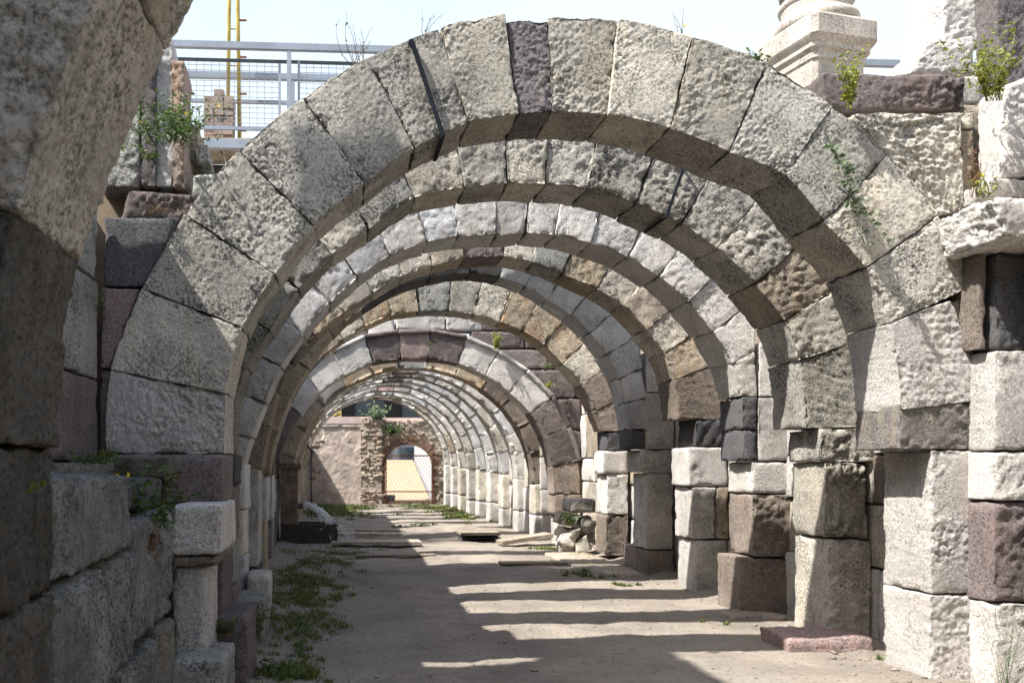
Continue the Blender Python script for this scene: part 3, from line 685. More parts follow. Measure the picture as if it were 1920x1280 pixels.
# ------------------------------------------------------------------ left ledge wall of the near bay
lg = empty('ledge_wall', (-1.2, 3.6, 0), 'low weathered wall of rounded grey blocks in the left foreground', 'wall')
def lblk(y0, y1, z0, z1, m, x=-0.95, th=0.65, **kw):
    block('ledge_stone', lg, [(y0, z0), (y1, z0), (y1, z1), (y0, z1)], x, -th, MATS[m], axis='x', **dict(dict(cell=0.019, dcell=0.05, rough=0.024, side=0.012, rad=0.022, wob=0.022, freq=8, chip=0.022), **kw))
lblk(2.53, 3.86, 1.09, 1.44, 'D'); lblk(3.41, 3.89, 0.58, 1.08, 'D'); lblk(3.9, 4.85, 0.62, 1.22, 'D', x=-0.97); lblk(4.36, 4.86, -0.05, 0.61, 'H', x=-0.96)
lblk(2.5, 3.4, 0.55, 1.07, 'D', x=-0.93); lblk(2.5, 3.6, -0.05, 0.54, 'B', x=-0.92); lblk(3.6, 4.35, -0.05, 0.57, 'D', x=-0.95)
lblk(3.95, 4.9, 1.24, 1.4, 'B', x=-1.05)
lblk(4.95, 5.64, 1.40, 1.53, 'H', x=-1.02, th=0.6); lblk(2.6, 4.9, 1.36, 1.5, 'H', x=-1.32, th=0.3)
# base stones stepping out at the left feet of the arches
def base(x0, x1, y0, y1, h, m, label, **kw):
    o = block('base_stone', None, rect(x0, x1, -0.06, h), y0, y1 - y0, MATS[m], **dict(dict(cell=0.025, dcell=0.04, rough=0.014, side=0.01, rad=0.03, wob=0.012), **kw))
    return tag(o, label, 'stone', 'base stones at the foot of the arches')
base(-0.98, -0.66, 4.75, 5.3, 0.36, 'G', 'grey base stone in the bottom left corner, nearest of the left foot stones')
base(-0.92, -0.60, 5.5, 6.05, 0.48, 'P', 'dark purple base stone at the left foot of the nearest whole arch')
base(-0.93, -0.62, 6.95, 7.6, 0.33, 'G', 'pale topped grey base stone at the left foot of the second arch')
base(-0.9, -0.68, 8.0, 8.5, 0.4, 'M', 'small rounded whitish base stone at the left foot of the third arch')
base(3.52, 4.2, 6.5, 6.95, 0.11, 'K', 'broken reddish slab under the second arch pier on the right', wob=0.03)
base(3.55, 4.0, 10.7, 11.6, 0.04, 'T', 'flat grey paving slab beside the fifth arch pier on the right', rough=0.006)
base(3.3, 4.0, 11.7, 13.3, 0.05, 'T', 'long flat grey kerb slab in front of the sixth arch pier on the right', rough=0.006)
base(3.75, 4.3, 7.9, 8.3, 0.03, 'T', 'small pale slab set in the ground by the third arch pier on the right', rough=0.006)

# ------------------------------------------------------------------ footbridge with railing over the arches
br = empty('footbridge', (3, 9.9, 5.2), 'grey steel footbridge with mesh railing crossing above the arches', 'footbridge')
def by(x, o=0): return 9.62 + 0.055 * x + o
X0, X1 = -7.0, 9.5
for (nm, o, z, wx, wz, mt) in (('top_rail', 0, 6.30, 0.06, 0.075, STEEL), ('top_rail', 0.75, 6.30, 0.06, 0.075, STEEL), ('panel_rail', 0.03, 6.145, 0.03, 0.03, DSTEEL),
                           ('mid_rail', 0.75, 5.98, 0.04, 0.04, STEEL), ('panel_rail', 0.03, 5.36, 0.03, 0.04, STEEL), ('edge_beam', -0.04, 5.14, 0.09, 0.10, STEEL),
                           ('edge_beam', 0.80, 5.13, 0.09, 0.12, DSTEEL)):
    obj(nm, [beam((X0, by(X0, o), z), (X1, by(X1, o), z), wx, wz)], mt, br)
for k in range(41):
    xa = X0 + k * 0.4
    obj('deck_board', [beam((xa + 0.2, by(xa, -0.0), 5.215), (xa + 0.2, by(xa, 0.78), 5.215), 0.385, 0.035)], WOOD, br)
for k in range(8):
    xp = -0.575 + (k - 4) * 2.05
    if xp < X0 or xp > X1: continue
    for o in (0, 0.75): obj('post', [beam((xp, by(xp, o), 5.12), (xp, by(xp, o), 6.27), 0.05, 0.05)], STEEL, br)
    parts = [beam((xp + dx, by(xp, 0.03), 5.36), (xp + dx, by(xp, 0.03), 6.15), 0.028, 0.028) for dx in (-0.112, 0.112)]
    for pp in parts: obj('panel_upright', [pp], STEEL, br)
    xa, xb = xp + 0.112, min(xp + 2.05 - 0.112, X1)
    wires = []
    nx = int((xb - xa) / 0.085)
    for i in range(1, nx): x_ = xa + (xb - xa) * i / nx; wires.append(beam((x_, by(x_, 0.03), 5.37), (x_, by(x_, 0.03), 6.14), 0.005, 0.005))
    for i in range(1, 13): z_ = 5.36 + 0.785 * i / 13; wires.append(beam((xa, by(xa, 0.026), z_), (xb, by(xb, 0.026), z_), 0.005, 0.005))
    tag(obj('wire_mesh', wires, STEEL, br), kind='stuff')
# brick stack and yellow ladder on the bridge
sb = 156.0; yb_ = F_PX / sb
bs = empty('brick_stack', (PX(412, sb), yb_, 5.235), 'stack of reddish bricks on a pallet behind the bridge railing', 'bricks')
for r in range(8):
    for c in range(3):
        if r == 7 and c != 1: continue
        x_ = PX(412, sb) + (c - 1) * 0.118 + rnd.uniform(-.006, .006); z_ = 5.30 + r * 0.078
        V, Fc = boxv(x_ - 0.056, x_ + 0.056, yb_ - 0.12 + rnd.uniform(-.01, .01), yb_ + 0.12, z_, z_ + 0.07)
        obj('brick', [(V, Fc)], OLDBRICK, bs)
obj('pallet', [boxv(PX(412, sb) - 0.2, PX(412, sb) + 0.2, yb_ - 0.14, yb_ + 0.14, 5.236, 5.298)], WOOD, bs)
yl = empty('yellow_ladder', (PX(432, sb), yb_ + 0.2, 5.235), 'tall narrow yellow ladder standing on the bridge', 'ladder')
obj('rail', [tube([(PX(422, sb), yb_ + 0.2, 5.24), (PX(430, sb), yb_ + 0.2, 9.4)], 0.026, 8)], YELLOW, yl, True)
obj('rail', [tube([(PX(446, sb), yb_ + 0.2, 5.24), (PX(437, sb), yb_ + 0.2, 9.4)], 0.026, 8)], YELLOW, yl, True)
for k in range(9):
    z_ = 5.55 + k * 0.45
    obj('rung', [tube([(PX(424, sb), yb_ + 0.2, z_ - 0.1), (PX(444, sb), yb_ + 0.2, z_ - 0.1)], 0.009, 6)], YELLOW, yl)
    obj('peg', [tube([(PX(444, sb), yb_ + 0.19, z_), (PX(459, sb), yb_ + 0.19, z_)], 0.013, 6)], RUST, yl)

# ------------------------------------------------------------------ column base on the right terrace
sc_ = 180.0; yc_ = F_PX / sc_
cb = empty('column_base', (PX(1532, sc_), yc_, 3.85), 'cream marble pedestal with a column base on the right terrace', 'column')
MCREAM = stone('cream_marble', (0.52, 0.475, 0.42), dark=0.7, light=1.15, speck=0.4, warmf=0.25, stain=0.3, bump=0.4, var=0.05)
MSHAFT = stone('column_shaft', (0.30, 0.26, 0.23), speck=0.4, bump=0.4)
def sq_prof(prof, rot, chamfer=0.12):
    V, Fc = [], []
    for (h, z) in prof:
        c_ = h * chamfer
        for (sx, sy) in ((-1, -1), (1, -1), (1, 1), (-1, 1)):
            pts = [(sx * h, sy * (h - c_)), (sx * (h - c_), sy * h)]
            if sx * sy < 0: pts = pts[::-1]
            if sx * sy > 0: pass
            for p in pts: V.append((p[0] * math.cos(rot) - p[1] * math.sin(rot), p[0] * math.sin(rot) + p[1] * math.cos(rot), z))
    n = 8
    for i in range(len(prof) - 1):
        for k in range(n): Fc.append((i * n + k, i * n + (k + 1) % n, (i + 1) * n + (k + 1) % n, (i + 1) * n + k))
    Fc += [tuple(range(n - 1, -1, -1)), tuple(range((len(prof) - 1) * n, len(prof) * n))]
    return np.array(V), Fc
def off(V, p): return V + np.array(p)
pc = (PX(1530, sc_), yc_, 0.21)
V, Fc = sq_prof([(h_ * 0.73, z_) for h_, z_ in [(0.43, 3.4), (0.43, 5.30), (0.45, 5.32), (0.45, 5.38), (0.49, 5.42), (0.49, 5.46), (0.535, 5.51), (0.55, 5.53), (0.55, 5.71), (0.53, 5.735)]], math.radians(14))
obj('pedestal', [(off(V, pc), Fc)], MCREAM, cb)
def lathe(prof, n=40):
    V, Fc = [], []
    for r, z in prof:
        for k in range(n): a_ = 2 * math.pi * k / n; V.append((r * math.cos(a_), r * math.sin(a_), z))
    for i in range(len(prof) - 1):
        for k in range(n): Fc.append((i * n + k, i * n + (k + 1) % n, (i + 1) * n + (k + 1) % n, (i + 1) * n + k))
    Fc += [tuple(range(n - 1, -1, -1)), tuple(range((len(prof) - 1) * n, len(prof) * n))]
    return np.array(V), Fc
pr = [(0.46, 5.736)] + [(0.44 + 0.055 * math.cos(a_), 5.80 + 0.062 * math.sin(a_)) for a_ in np.linspace(-1.4, 1.4, 9)] + [(0.43, 5.87), (0.405, 5.9), (0.40, 5.95), (0.42, 5.985)] + \
     [(0.40 + 0.045 * math.cos(a_), 6.03 + 0.045 * math.sin(a_)) for a_ in np.linspace(-1.3, 1.4, 8)] + [(0.39, 6.085)]
pr = [(r_ * 0.80, z_) for r_, z_ in pr]; V, Fc = lathe(pr); obj('torus_base', [(off(V, pc), Fc)], MCREAM, cb, True)
pr = [(0.375, 6.087), (0.41, 6.12), (0.42, 6.2), (0.40, 6.3), (0.385, 6.5), (0.38, 7.4), (0.2, 7.45)]
pr = [(r_ * 0.82, z_) for r_, z_ in pr]; V, Fc = lathe(pr); V = V + 0.02 * np.c_[vnoise(V * 5), vnoise(V * 5 + 9), 0 * V[:, 0]]
obj('column_shaft', [(off(V, pc), Fc)], MSHAFT, cb, True)

# ------------------------------------------------------------------ end wall with the gated brick arch
sW = 52.4; yW = F_PX / sW
def W(px, py): return (PX(px, sW), PZ(py, sW))
ew = empty('end_wall', (1.2, yW, 0), 'ruined end wall, pink plaster on the left, rubble pier and brick arched gateway', 'wall')
# core with the arched opening
ox0, ox1, spz, apz = PX(722, sW), PX(812, sW), PZ(872, sW), PZ(833, sW)
oc = (ox0 + ox1) / 2; orad = (ox1 - ox0) / 2
wallx0, wallx1, wtop = -2.2, 4.6, 2.92
prof = [(ox0, 0.0), (ox0, spz)] + [(oc - orad * math.cos(a_), spz + (apz - spz) * math.sin(a_)) for a_ in np.linspace(0, math.pi, 17)[1:-1]] + [(ox1, spz), (ox1, 0.0)]
V, Fc = [], []
th = 0.55
for yy in (yW - 0.012, yW + th):
    V += [(x_, yy, z_) for x_, z_ in prof] + [(wallx0, yy, -0.1), (wallx0, yy, wtop), (wallx1, yy, wtop), (wallx1, yy, -0.1)] + [(x_, yy, wtop) for x_, z_ in prof]
n = len(prof); m_ = n + 4 + n
for k, fl in ((0, False), (m_, True)):
    fs = [(k + i, k + i + 1, k + n + 4 + i + 1, k + n + 4 + i) for i in range(1, n - 2)]
    fs += [(k + n, k + 0, k + 1, k + n + 4 + 1, k + n + 1), (k + n - 1, k + n + 3, k + n + 2, k + n + 4 + n - 2, k + n - 2)]
    Fc += [f if fl else f[::-1] for f in fs]
for i in range(n - 1): Fc.append((i, i + 1, m_ + i + 1, m_ + i))
Fc.append((n + 1, n + 2, m_ + n + 2, m_ + n + 1)); Fc.append((n, n + 1, m_ + n + 1, m_ + n)); Fc.append((n + 2, n + 3, m_ + n + 3, m_ + n + 2))
obj('wall_core', [(np.array(V), Fc)], MORTAR, ew)
# plaster panel, uneven left and upper edge
NX, NZ = 110, 130
px_ = np.linspace(PX(560, sW), PX(677, sW), NX); pz_ = np.linspace(-0.05, PZ(796, sW), NZ)
XX, ZZ = np.meshgrid(px_, pz_, indexing='ij')
pp = np.c_[XX.ravel(), np.zeros(XX.size), ZZ.ravel()]
hh = 0.012 * fbm(pp * 2.2 + 60, 4) + 0.010 * fbm(pp * 9 + 20, 4)
brk = fbm(pp * 1.6 + 33, 3)
edge_l = (PX(590, sW) + 0.35 * brk + 0.25 * np.sin(pp[:, 2] * 3.1))
lost = np.clip((edge_l - pp[:, 0]) / 0.08, 0, 1) * np.clip((pp[:, 2] - 1.1 - 0.3 * brk) / 0.1, 0, 1)
top = np.clip((pp[:, 2] - (PZ(803, sW) + 0.06 * brk)) / 0.03, 0, 1)
patch = np.clip((brk - 0.33) / 0.05, 0, 1) * np.clip((pp[:, 2] - 1.2) / 0.2, 0, 1) * 0.5
Y = yW - 0.06 - hh + 0.06 * np.maximum(lost, patch * 0.35) - 0.03 * top
ii = np.arange(XX.size).reshape(XX.shape)
Fq = np.c_[ii[:-1, :-1].ravel(), ii[1:, :-1].ravel(), ii[1:, 1:].ravel(), ii[:-1, 1:].ravel()]
mk('plaster', np.c_[pp[:, 0], Y, pp[:, 2]], Fq, PLASTER, ew)
def rubble(name, par, x0, x1, z0, z1, yf, size, mat, keep=None, depth=0.14):
    parts = []
    z = z0
    while z < z1:
        h = size * rnd.uniform(0.5, 1.2); x = x0 - rnd.uniform(0, size)
        while x < x1:
            l = size * rnd.uniform(0.6, 2.2)
            cx_, cz_ = x + l / 2, z + h / 2
            x += l
            if cx_ < x0 or cx_ > x1 or (keep and not keep(cx_, cz_)): continue
            P_, Q_ = box_grid((l * 0.96, depth, h * 0.94), (l / 2.2, depth, h / 2.2), h * 0.25)
            sz = np.array((l * 0.96, depth, h * 0.94)); c_ = P_ - sz / 2
            c_ *= (1 - 0.22 * (np.abs(c_ / sz * 2) ** 3).sum(1) / 3)[:, None]
            c_ += 0.12 * h * np.c_[vnoise(P_ * 14 + cx_ * 9), vnoise(P_ * 14 + cz_ * 9 + 5), vnoise(P_ * 14 + cx_ * 5 + 11)]
            an = rnd.uniform(-0.4, 0.4); c_ = c_ * rnd.uniform(0.75, 1.25); cz_ += rnd.uniform(-0.3, 0.3) * h
            c_ = np.c_[c_[:, 0] * math.cos(an) - c_[:, 2] * math.sin(an), c_[:, 1], c_[:, 0] * math.sin(an) + c_[:, 2] * math.cos(an)]
            parts.append((c_ + np.array((cx_, yf + depth / 2 - 0.03 + rnd.uniform(-0.035, 0.03), cz_)), Q_))
        z += h
    Vs, Qs, k = [], [], 0
    for a_, b_ in parts: Vs.append(a_); Qs.append(b_ + k); k += len(a_)
    return tag(mk(name, np.vstack(Vs), np.vstack(Qs), mat, par), kind='stuff')
rubble('rubble_pier', ew, PX(679, sW), PX(716, sW), 0, PZ(786, sW), yW - 0.13, 0.13, RUBBLE, depth=0.2)
obj('pier_core', [boxv(PX(680, sW), PX(715, sW), yW - 0.125, yW + 0.2, -0.1, PZ(787, sW))], MORTAR, ew)
inring = lambda x_, z_: (((x_ - oc) / (orad + 0.30)) ** 2 + (max(z_ - spz, 0) / (apz - spz + 0.30)) ** 2) > 1 if z_ > spz else abs(x_ - oc) > orad + 0.06
rubble('rubble_facing', ew, PX(717, sW), PX(850, sW), 0, 2.9, yW - 0.02, 0.15, RUBBLE, keep=inring, depth=0.1)
rubble('rubble_facing', ew, wallx0, PX(600, sW), 0.7, 2.9, yW - 0.02, 0.24, RUBBLE, depth=0.12)
obj('coping', [boxv(wallx0, PX(716, sW), yW - 0.02, yW + th + 0.05, wtop - 0.06, PZ(781, sW))], COPING, ew)
obj('coping', [boxv(PX(716, sW), wallx1, yW + 0.3, yW + th + 0.3, wtop - 0.01, PZ(782, sW))], COPING, ew)
NBR = 31
for k in range(NBR):
    a0_, a1_ = math.pi * (k + 0.06) / NBR, math.pi * (k + 0.94) / NBR
    V = []
    for yy in (yW - 0.03 + rnd.uniform(-.015, .015), yW + 0.3):
        for (a_, r_) in ((a0_, 0), (a1_, 0), (a1_, 0.27), (a0_, 0.27)):
            rr_ = r_ + rnd.uniform(-0.012, 0.012)
            V.append((oc - (orad + rr_) * math.cos(a_), yy, spz + (apz - spz + rr_) * math.sin(a_)))
    obj('arch_brick', [(np.array(V), [(0, 3, 2, 1), (4, 5, 6, 7), (0, 1, 5, 4), (1, 2, 6, 5), (2, 3, 7, 6), (3, 0, 4, 7)])], BRICK, ew)
for sx, xx in ((-1, ox0), (1, ox1)):
    for k in range(11):
        z_ = k * spz / 11
        obj('jamb_brick', [boxv(min(xx, xx + sx * 0.16) + rnd.uniform(-.02, .02), max(xx, xx + sx * 0.16), yW - 0.03 + rnd.uniform(-.02, .02), yW + 0.25, z_ + 0.006, z_ + spz / 11 - 0.006)], BRICK, ew)
# gate
gt = empty('mesh_gate', (oc, yW - 0.08, 0), 'rusty framed wire mesh gate closing the brick archway', 'gate')
yg_ = yW - 0.07
gz1 = PZ(854, sW)
for nm, a_, b_ in (('post', (ox0 + 0.03, 0), (ox0 + 0.03, gz1)), ('post', (ox1 - 0.03, 0), (ox1 - 0.03, gz1)), ('crossbar', (ox0, gz1), (ox1, gz1)),
                   ('crossbar', (ox0, PZ(921, sW)), (ox1, PZ(921, sW))), ('crossbar', (ox0, PZ(941, sW)), (ox1, PZ(941, sW)))):
    obj(nm, [beam((a_[0], yg_, a_[1]), (b_[0], yg_, b_[1]), 0.045, 0.045)], RUST, gt)
ws = []
Wd, Hh = ox1 - ox0, gz1 - 0.05
for k in range(-14, 22):
    for sg in (1, -1):
        xs = ox0 + k * 0.13; p0, p1 = [xs, 0.05], [xs + sg * Hh * 0.6, gz1]
        # clip to the frame
        ts = [0.0, 1.0]
        dx = p1[0] - p0[0]
        for bnd in (ox0, ox1):
            t_ = (bnd - p0[0]) / dx
            if (bnd == ox0) == (dx > 0): ts[0] = max(ts[0], t_)
            else: ts[1] = min(ts[1], t_)
        if ts[1] - ts[0] < 0.02: continue
        f = lambda t_: (p0[0] + dx * t_, yg_ + 0.004 * sg, p0[1] + (p1[1] - p0[1]) * t_)
        ws.append(beam(f(ts[0]), f(ts[1]), 0.006, 0.006))
tag(obj('chain_link', ws, STEEL, gt), kind='stuff')
o = block('stone_lump', None, rect(ox0 + 0.05, ox0 + 0.42, 0, 0.28), yW + 0.7, 0.35, BROWN, cell=0.05, rad=0.05); tag(o, 'dark rough stone lying behind the gate on the left', 'stone')
# ramp behind the gate
rp = empty('boardwalk_ramp', (2.6, 38, 0), 'sunlit orange wooden ramp rising behind the gate', 'ramp')
for k in range(30):
    y1_, y2_ = 30.6 + k * 0.5, 30.6 + (k + 1) * 0.5 - 0.012
    z1_, z2_ = 0.04 + 0.104 * (y1_ - 30.6), 0.04 + 0.104 * (y2_ - 30.6)
    xr = 3.42 + 0.045 * (y1_ - 30.6)
    V = np.array([(1.0, y1_, z1_ - 0.05), (xr, y1_, z1_ - 0.05), (xr, y2_, z2_ - 0.05), (1.0, y2_, z2_ - 0.05), (1.0, y1_, z1_), (xr, y1_, z1_), (xr, y2_, z2_), (1.0, y2_, z2_)])
    obj('ramp_board', [(V, BOXF)], DECK, rp)
V = np.array([(3.5, 30.4, -0.1), (3.9, 30.4, -0.1), (4.9, 46, -0.1), (4.2, 46, -0.1), (3.5, 30.4, 1.5), (3.9, 30.4, 1.5), (4.9, 46, 3.6), (4.2, 46, 3.6)])
tag(obj('parapet_wall', [(V, BOXF)], WHITEP), 'white rendered wall beside the orange ramp', 'wall')
wbld = empty('white_building', (3, 49, 0), 'pale building front with a dark window seen over the ramp', 'building')
obj('wall', [boxv(-4, 9, 48.5, 52, 0, 2.95)], WHITEP, wbld)
for x0_, x1_ in ((2.55, 3.1), (3.55, 4.6), (1.2, 2.1)):
    wn = obj('window', [boxv(x0_ - 0.06, x1_ + 0.06, 48.42, 48.5, 1.35, 2.4)], STEEL, wbld); obj('pane', [boxv(x0_, x1_, 48.40, 48.418, 1.42, 2.33)], GLASSD, wn)
# dark building beyond the wall
db = empty('dark_building', (2, 41, 0), 'dark shaded building front above the end wall', 'building')
obj('wall', [boxv(-7, 14, 53, 60, 0, 9.5)], BLACK, db)
obj('canopy', [boxv(-7, 14, 46.5, 54, 7.2, 7.6)], BLACK, db)
for x_ in (-0.9, 6.2, 11): obj('column', [boxv(x_, x_ + 0.55, 46.7, 47.2, 0, 7.2)], COPING, db)
for k in range(6): wn = obj('window', [boxv(-5 + k * 3, -3 + k * 3, 52.9, 53, 3.6, 6.2)], DSTEEL, db); obj('pane', [boxv(-4.9 + k * 3, -3.1 + k * 3, 52.87, 52.89, 3.7, 6.1)], GLASSD, wn)
hs = empty('hazard_sign', (PX(632, 36), 43, 2.9), 'small yellow sign with black diagonal stripes above the end wall', 'sign')
sh = 36.0; yh = F_PX / sh
hx0, hx1, hz0, hz1 = PX(625, sh), PX(640, sh), PZ(783, sh), PZ(768, sh)
obj('panel', [boxv(hx0, hx1, yh, yh + 0.03, hz0 - 0.1, hz1)], YELLOW, hs)
for k in range(2):
    a_ = hz0 + 0.02 + k * 0.2
    V = np.array([(hx0 + 0.04, yh - 0.006, a_), (hx1 - 0.04, yh - 0.006, a_ + 0.16), (hx1 - 0.04, yh - 0.006, a_ + 0.24), (hx0 + 0.04, yh - 0.006, a_ + 0.08)])
    obj('stripe', [(V, [(0, 1, 2, 3)])], BLACK, hs)
obj('post', [boxv((hx0 + hx1) / 2 - 0.04, (hx0 + hx1) / 2 + 0.04, yh + 0.031, yh + 0.1, 0, hz1)], DSTEEL, hs)

# ------------------------------------------------------------------ fountain post, trough, water, planks, lamp pole
yt = 15.2
fp = empty('fountain_post', (-0.93, yt + 0.25, 0), 'square brown fountain post with a spout on the left', 'fountain')
obj('post', [boxv(-1.08, -0.76, yt + 0.1, yt + 0.42, 0, 1.36)], CORTEN, fp)
obj('cap', [boxv(-1.10, -0.70, yt + 0.07, yt + 0.45, 1.36, 1.47)], CORTEN, fp)
obj('spout', [boxv(-0.78, -0.66, yt + 0.2, yt + 0.32, 0.62, 0.72)], DSTEEL, fp)
tr = empty('water_trough', (-0.55, yt, 0), 'black wet trough catching the water on the left', 'trough')
for nm, bb in (('front_side', (-1.06, -0.02, yt - 0.18, yt - 0.12, 0.0, 0.36)), ('back_side', (-1.06, -0.02, yt + 0.52, yt + 0.58, 0.0, 0.36)),
               ('end_side', (-0.08, -0.02, yt - 0.119, yt + 0.519, 0.0, 0.36)), ('end_side', (-1.06, -1.0, yt - 0.119, yt + 0.519, 0.0, 0.36)), ('bottom', (-0.999, -0.081, yt - 0.119, yt + 0.519, 0.0, 0.05))):
    obj(nm, [boxv(*bb)], DWOOD, tr)
def water_mat():
    m, t, b, N, L = nodes('white_water'); b.inputs['Base Color'].default_value = (0.85, 0.87, 0.88, 1); b.inputs['Roughness'].default_value = 0.2
    b.inputs['Transmission Weight'].default_value = 0.15; b.inputs['IOR'].default_value = 1.33
    return m
WATER = water_mat()
wt = empty('water_jet', (-0.4, yt + 0.25, 0.4), 'white water gushing from the spout and splashing over the trough', 'water')
parts = []
for k in range(60):
    ph, sp = rnd.gauss(0, 0.02), rnd.uniform(0.75, 1.3); y_ = yt + 0.26 + rnd.uniform(-0.05, 0.05); pth = []; fan = rnd.uniform(-1, 1); t0 = rnd.uniform(0, 0.5); t1 = t0 + rnd.uniform(0.2, 0.55)
    for i in range(7):
        tt = t0 + (t1 - t0) * i / 6
        pth.append((-0.66 + 0.52 * tt * sp + rnd.uniform(-.008, .008), y_ + fan * 0.1 * tt + rnd.uniform(-.01, .01), 0.70 + ph - 0.40 * tt * tt - 0.03 * tt + rnd.uniform(-.012, .012)))
    parts.append(tube(pth, [rnd.uniform(0.003, 0.014) for _ in pth], 5))
obj('stream', parts, WATER, wt, True)
parts = []
for k in range(900):
    if k % 3 == 0:
        tt = rnd.random(); c_ = np.array((-0.66 + 0.55 * tt + rnd.gauss(0, 0.03), yt + 0.26 + rnd.gauss(0, 0.05), 0.70 - 0.4 * tt * tt + rnd.gauss(0, 0.035)))
    else: c_ = np.array((rnd.gauss(0.03, 0.16), yt + 0.1 + rnd.gauss(0, 0.22), abs(rnd.gauss(0.10, 0.16))))
    r_ = rnd.uniform(0.004, 0.014)
    V = np.array([(1, 0, 0), (-1, 0, 0), (0, 1, 0), (0, -1, 0), (0, 0, 1.4), (0, 0, -1.4)]) * r_ + c_
    parts.append((V, [(0, 2, 4), (2, 1, 4), (1, 3, 4), (3, 0, 4), (2, 0, 5), (1, 2, 5), (3, 1, 5), (0, 3, 5)]))
tag(obj('splash', parts, WATER, wt), kind='stuff')
obj('pool', [boxv(-0.998, -0.082, yt - 0.118, yt + 0.518, 0.052, 0.30)], WATER, wt)
def plank(c, l, wd_, th_, rz, tx, mt, label):
    V, Fc = boxv(-l / 2, l / 2, -wd_ / 2, wd_ / 2, 0, th_)
    V = V + 0.006 * np.c_[0 * V[:, 0], vnoise(V * 7), vnoise(V * 7 + 3)]
    M_ = Matrix.Rotation(rz, 3, 'Z') @ Matrix.Rotation(tx, 3, 'Y')
    V = np.array([tuple(M_ @ Vector(v) + Vector(c)) for v in V])
    o = obj('plank', [(V, Fc)], mt); tag(o, label, 'plank', 'boards and slabs round the trough')
plank((0.72, 14.6, 0.06), 1.45, 0.5, 0.045, 0.03, 0.0, WOOD, 'widest grey board lying across the wet ground right of the trough')
plank((0.1, 14.55, 0.05), 0.45, 0.3, 0.04, -0.05, 0.0, WOOD, 'short pale board at the corner of the trough')
plank((0.55, 15.7, 0.10), 1.3, 0.42, 0.05, 0.06, 0.02, WOOD, 'second grey board lying behind the widest one by the trough')
plank((0.6, 16.9, 0.08), 1.5, 0.3, 0.04, -0.04, 0.0, WOOD, 'thin dark board farthest from the camera by the trough')
plank((0.9, 13.1, 0.012), 1.25, 0.22, 0.025, 0.04, 0.0, TAN, 'narrow pale strip of stone flush with the path before the boards')
plank((3.35, 14.9, 0.08), 0.95, 0.35, 0.07, 0.15, -0.13, TAN, 'tilted pale slab bridging the hole by the right wall')
plank((2.9, 12.05, 0.015), 1.1, 0.25, 0.03, 0.02, 0.0, TAN, 'narrow pale strip of stone set in the lit path on the right')
cr = empty('stone_step', (2.75, 16.6, 0), 'low dark stone step with two openings near the right wall', 'step')
obj('top', [boxv(2.42, 3.2, 16.35, 16.95, 0.04, 0.09)], TAN, cr); obj('ledge', [boxv(2.47, 3.16, 16.42, 16.9, -0.04, -0.01)], BASALT, cr)
for x_ in (2.45, 3.08): obj('support', [boxv(x_, x_ + 0.09, 16.45, 16.9, -0.2, 0.038)], BASALT, cr)
obj('back', [boxv(2.45, 3.17, 16.91, 16.98, -0.2, 0.038)], BASALT, cr)
lp = empty('lamp_pole', (-0.76, 23.0, 0), 'thin dark pole with a slanting floodlight in front of the plaster wall', 'lamp')
obj('pole', [tube([(-0.76, 23.0, -0.02), (-0.76, 23.0, 1.8)], 0.022, 8)], DSTEEL, lp, True)
obj('lamp_head', [beam((-0.95, 23.0, 2.02), (-0.68, 23.0, 1.74), 0.16, 0.05)], DSTEEL, lp)
# broken bench stone with rubble between the sixth and seventh right piers
bn = empty('broken_bench', (3.75, 13.4, 0), 'broken rubble base carrying a pale slab between the sixth and seventh right piers', 'ruin')
block('bench_slab', bn, rect(3.70, 4.12, 0.68, 0.90), 13.2, 0.55, LIME, cell=0.03, rad=0.04)
for k in range(22):
    zz = rnd.uniform(0.0, 0.5); xx = rnd.uniform(3.66, 4.1) - (0.5 - zz) * 0.12; sz_ = rnd.uniform(0.07, 0.15)
    block('rubble_stone', bn, [(xx - sz_, zz), (xx + sz_ * 0.8, zz + rnd.uniform(-.05, .05)), (xx + sz_, zz + sz_ * rnd.uniform(0.8, 1.7)), (xx - sz_ * 0.7, zz + sz_ * rnd.uniform(0.8, 1.7))],
          13.22 + rnd.uniform(0, 0.25) - (0.6 - zz) * 0.1, 0.3, MATS[rnd.choice('MTWL')], cell=0.05, dcell=0.07, rad=0.012, wob=0.03, rough=0.02, tilt=rnd.uniform(-.5, .5))

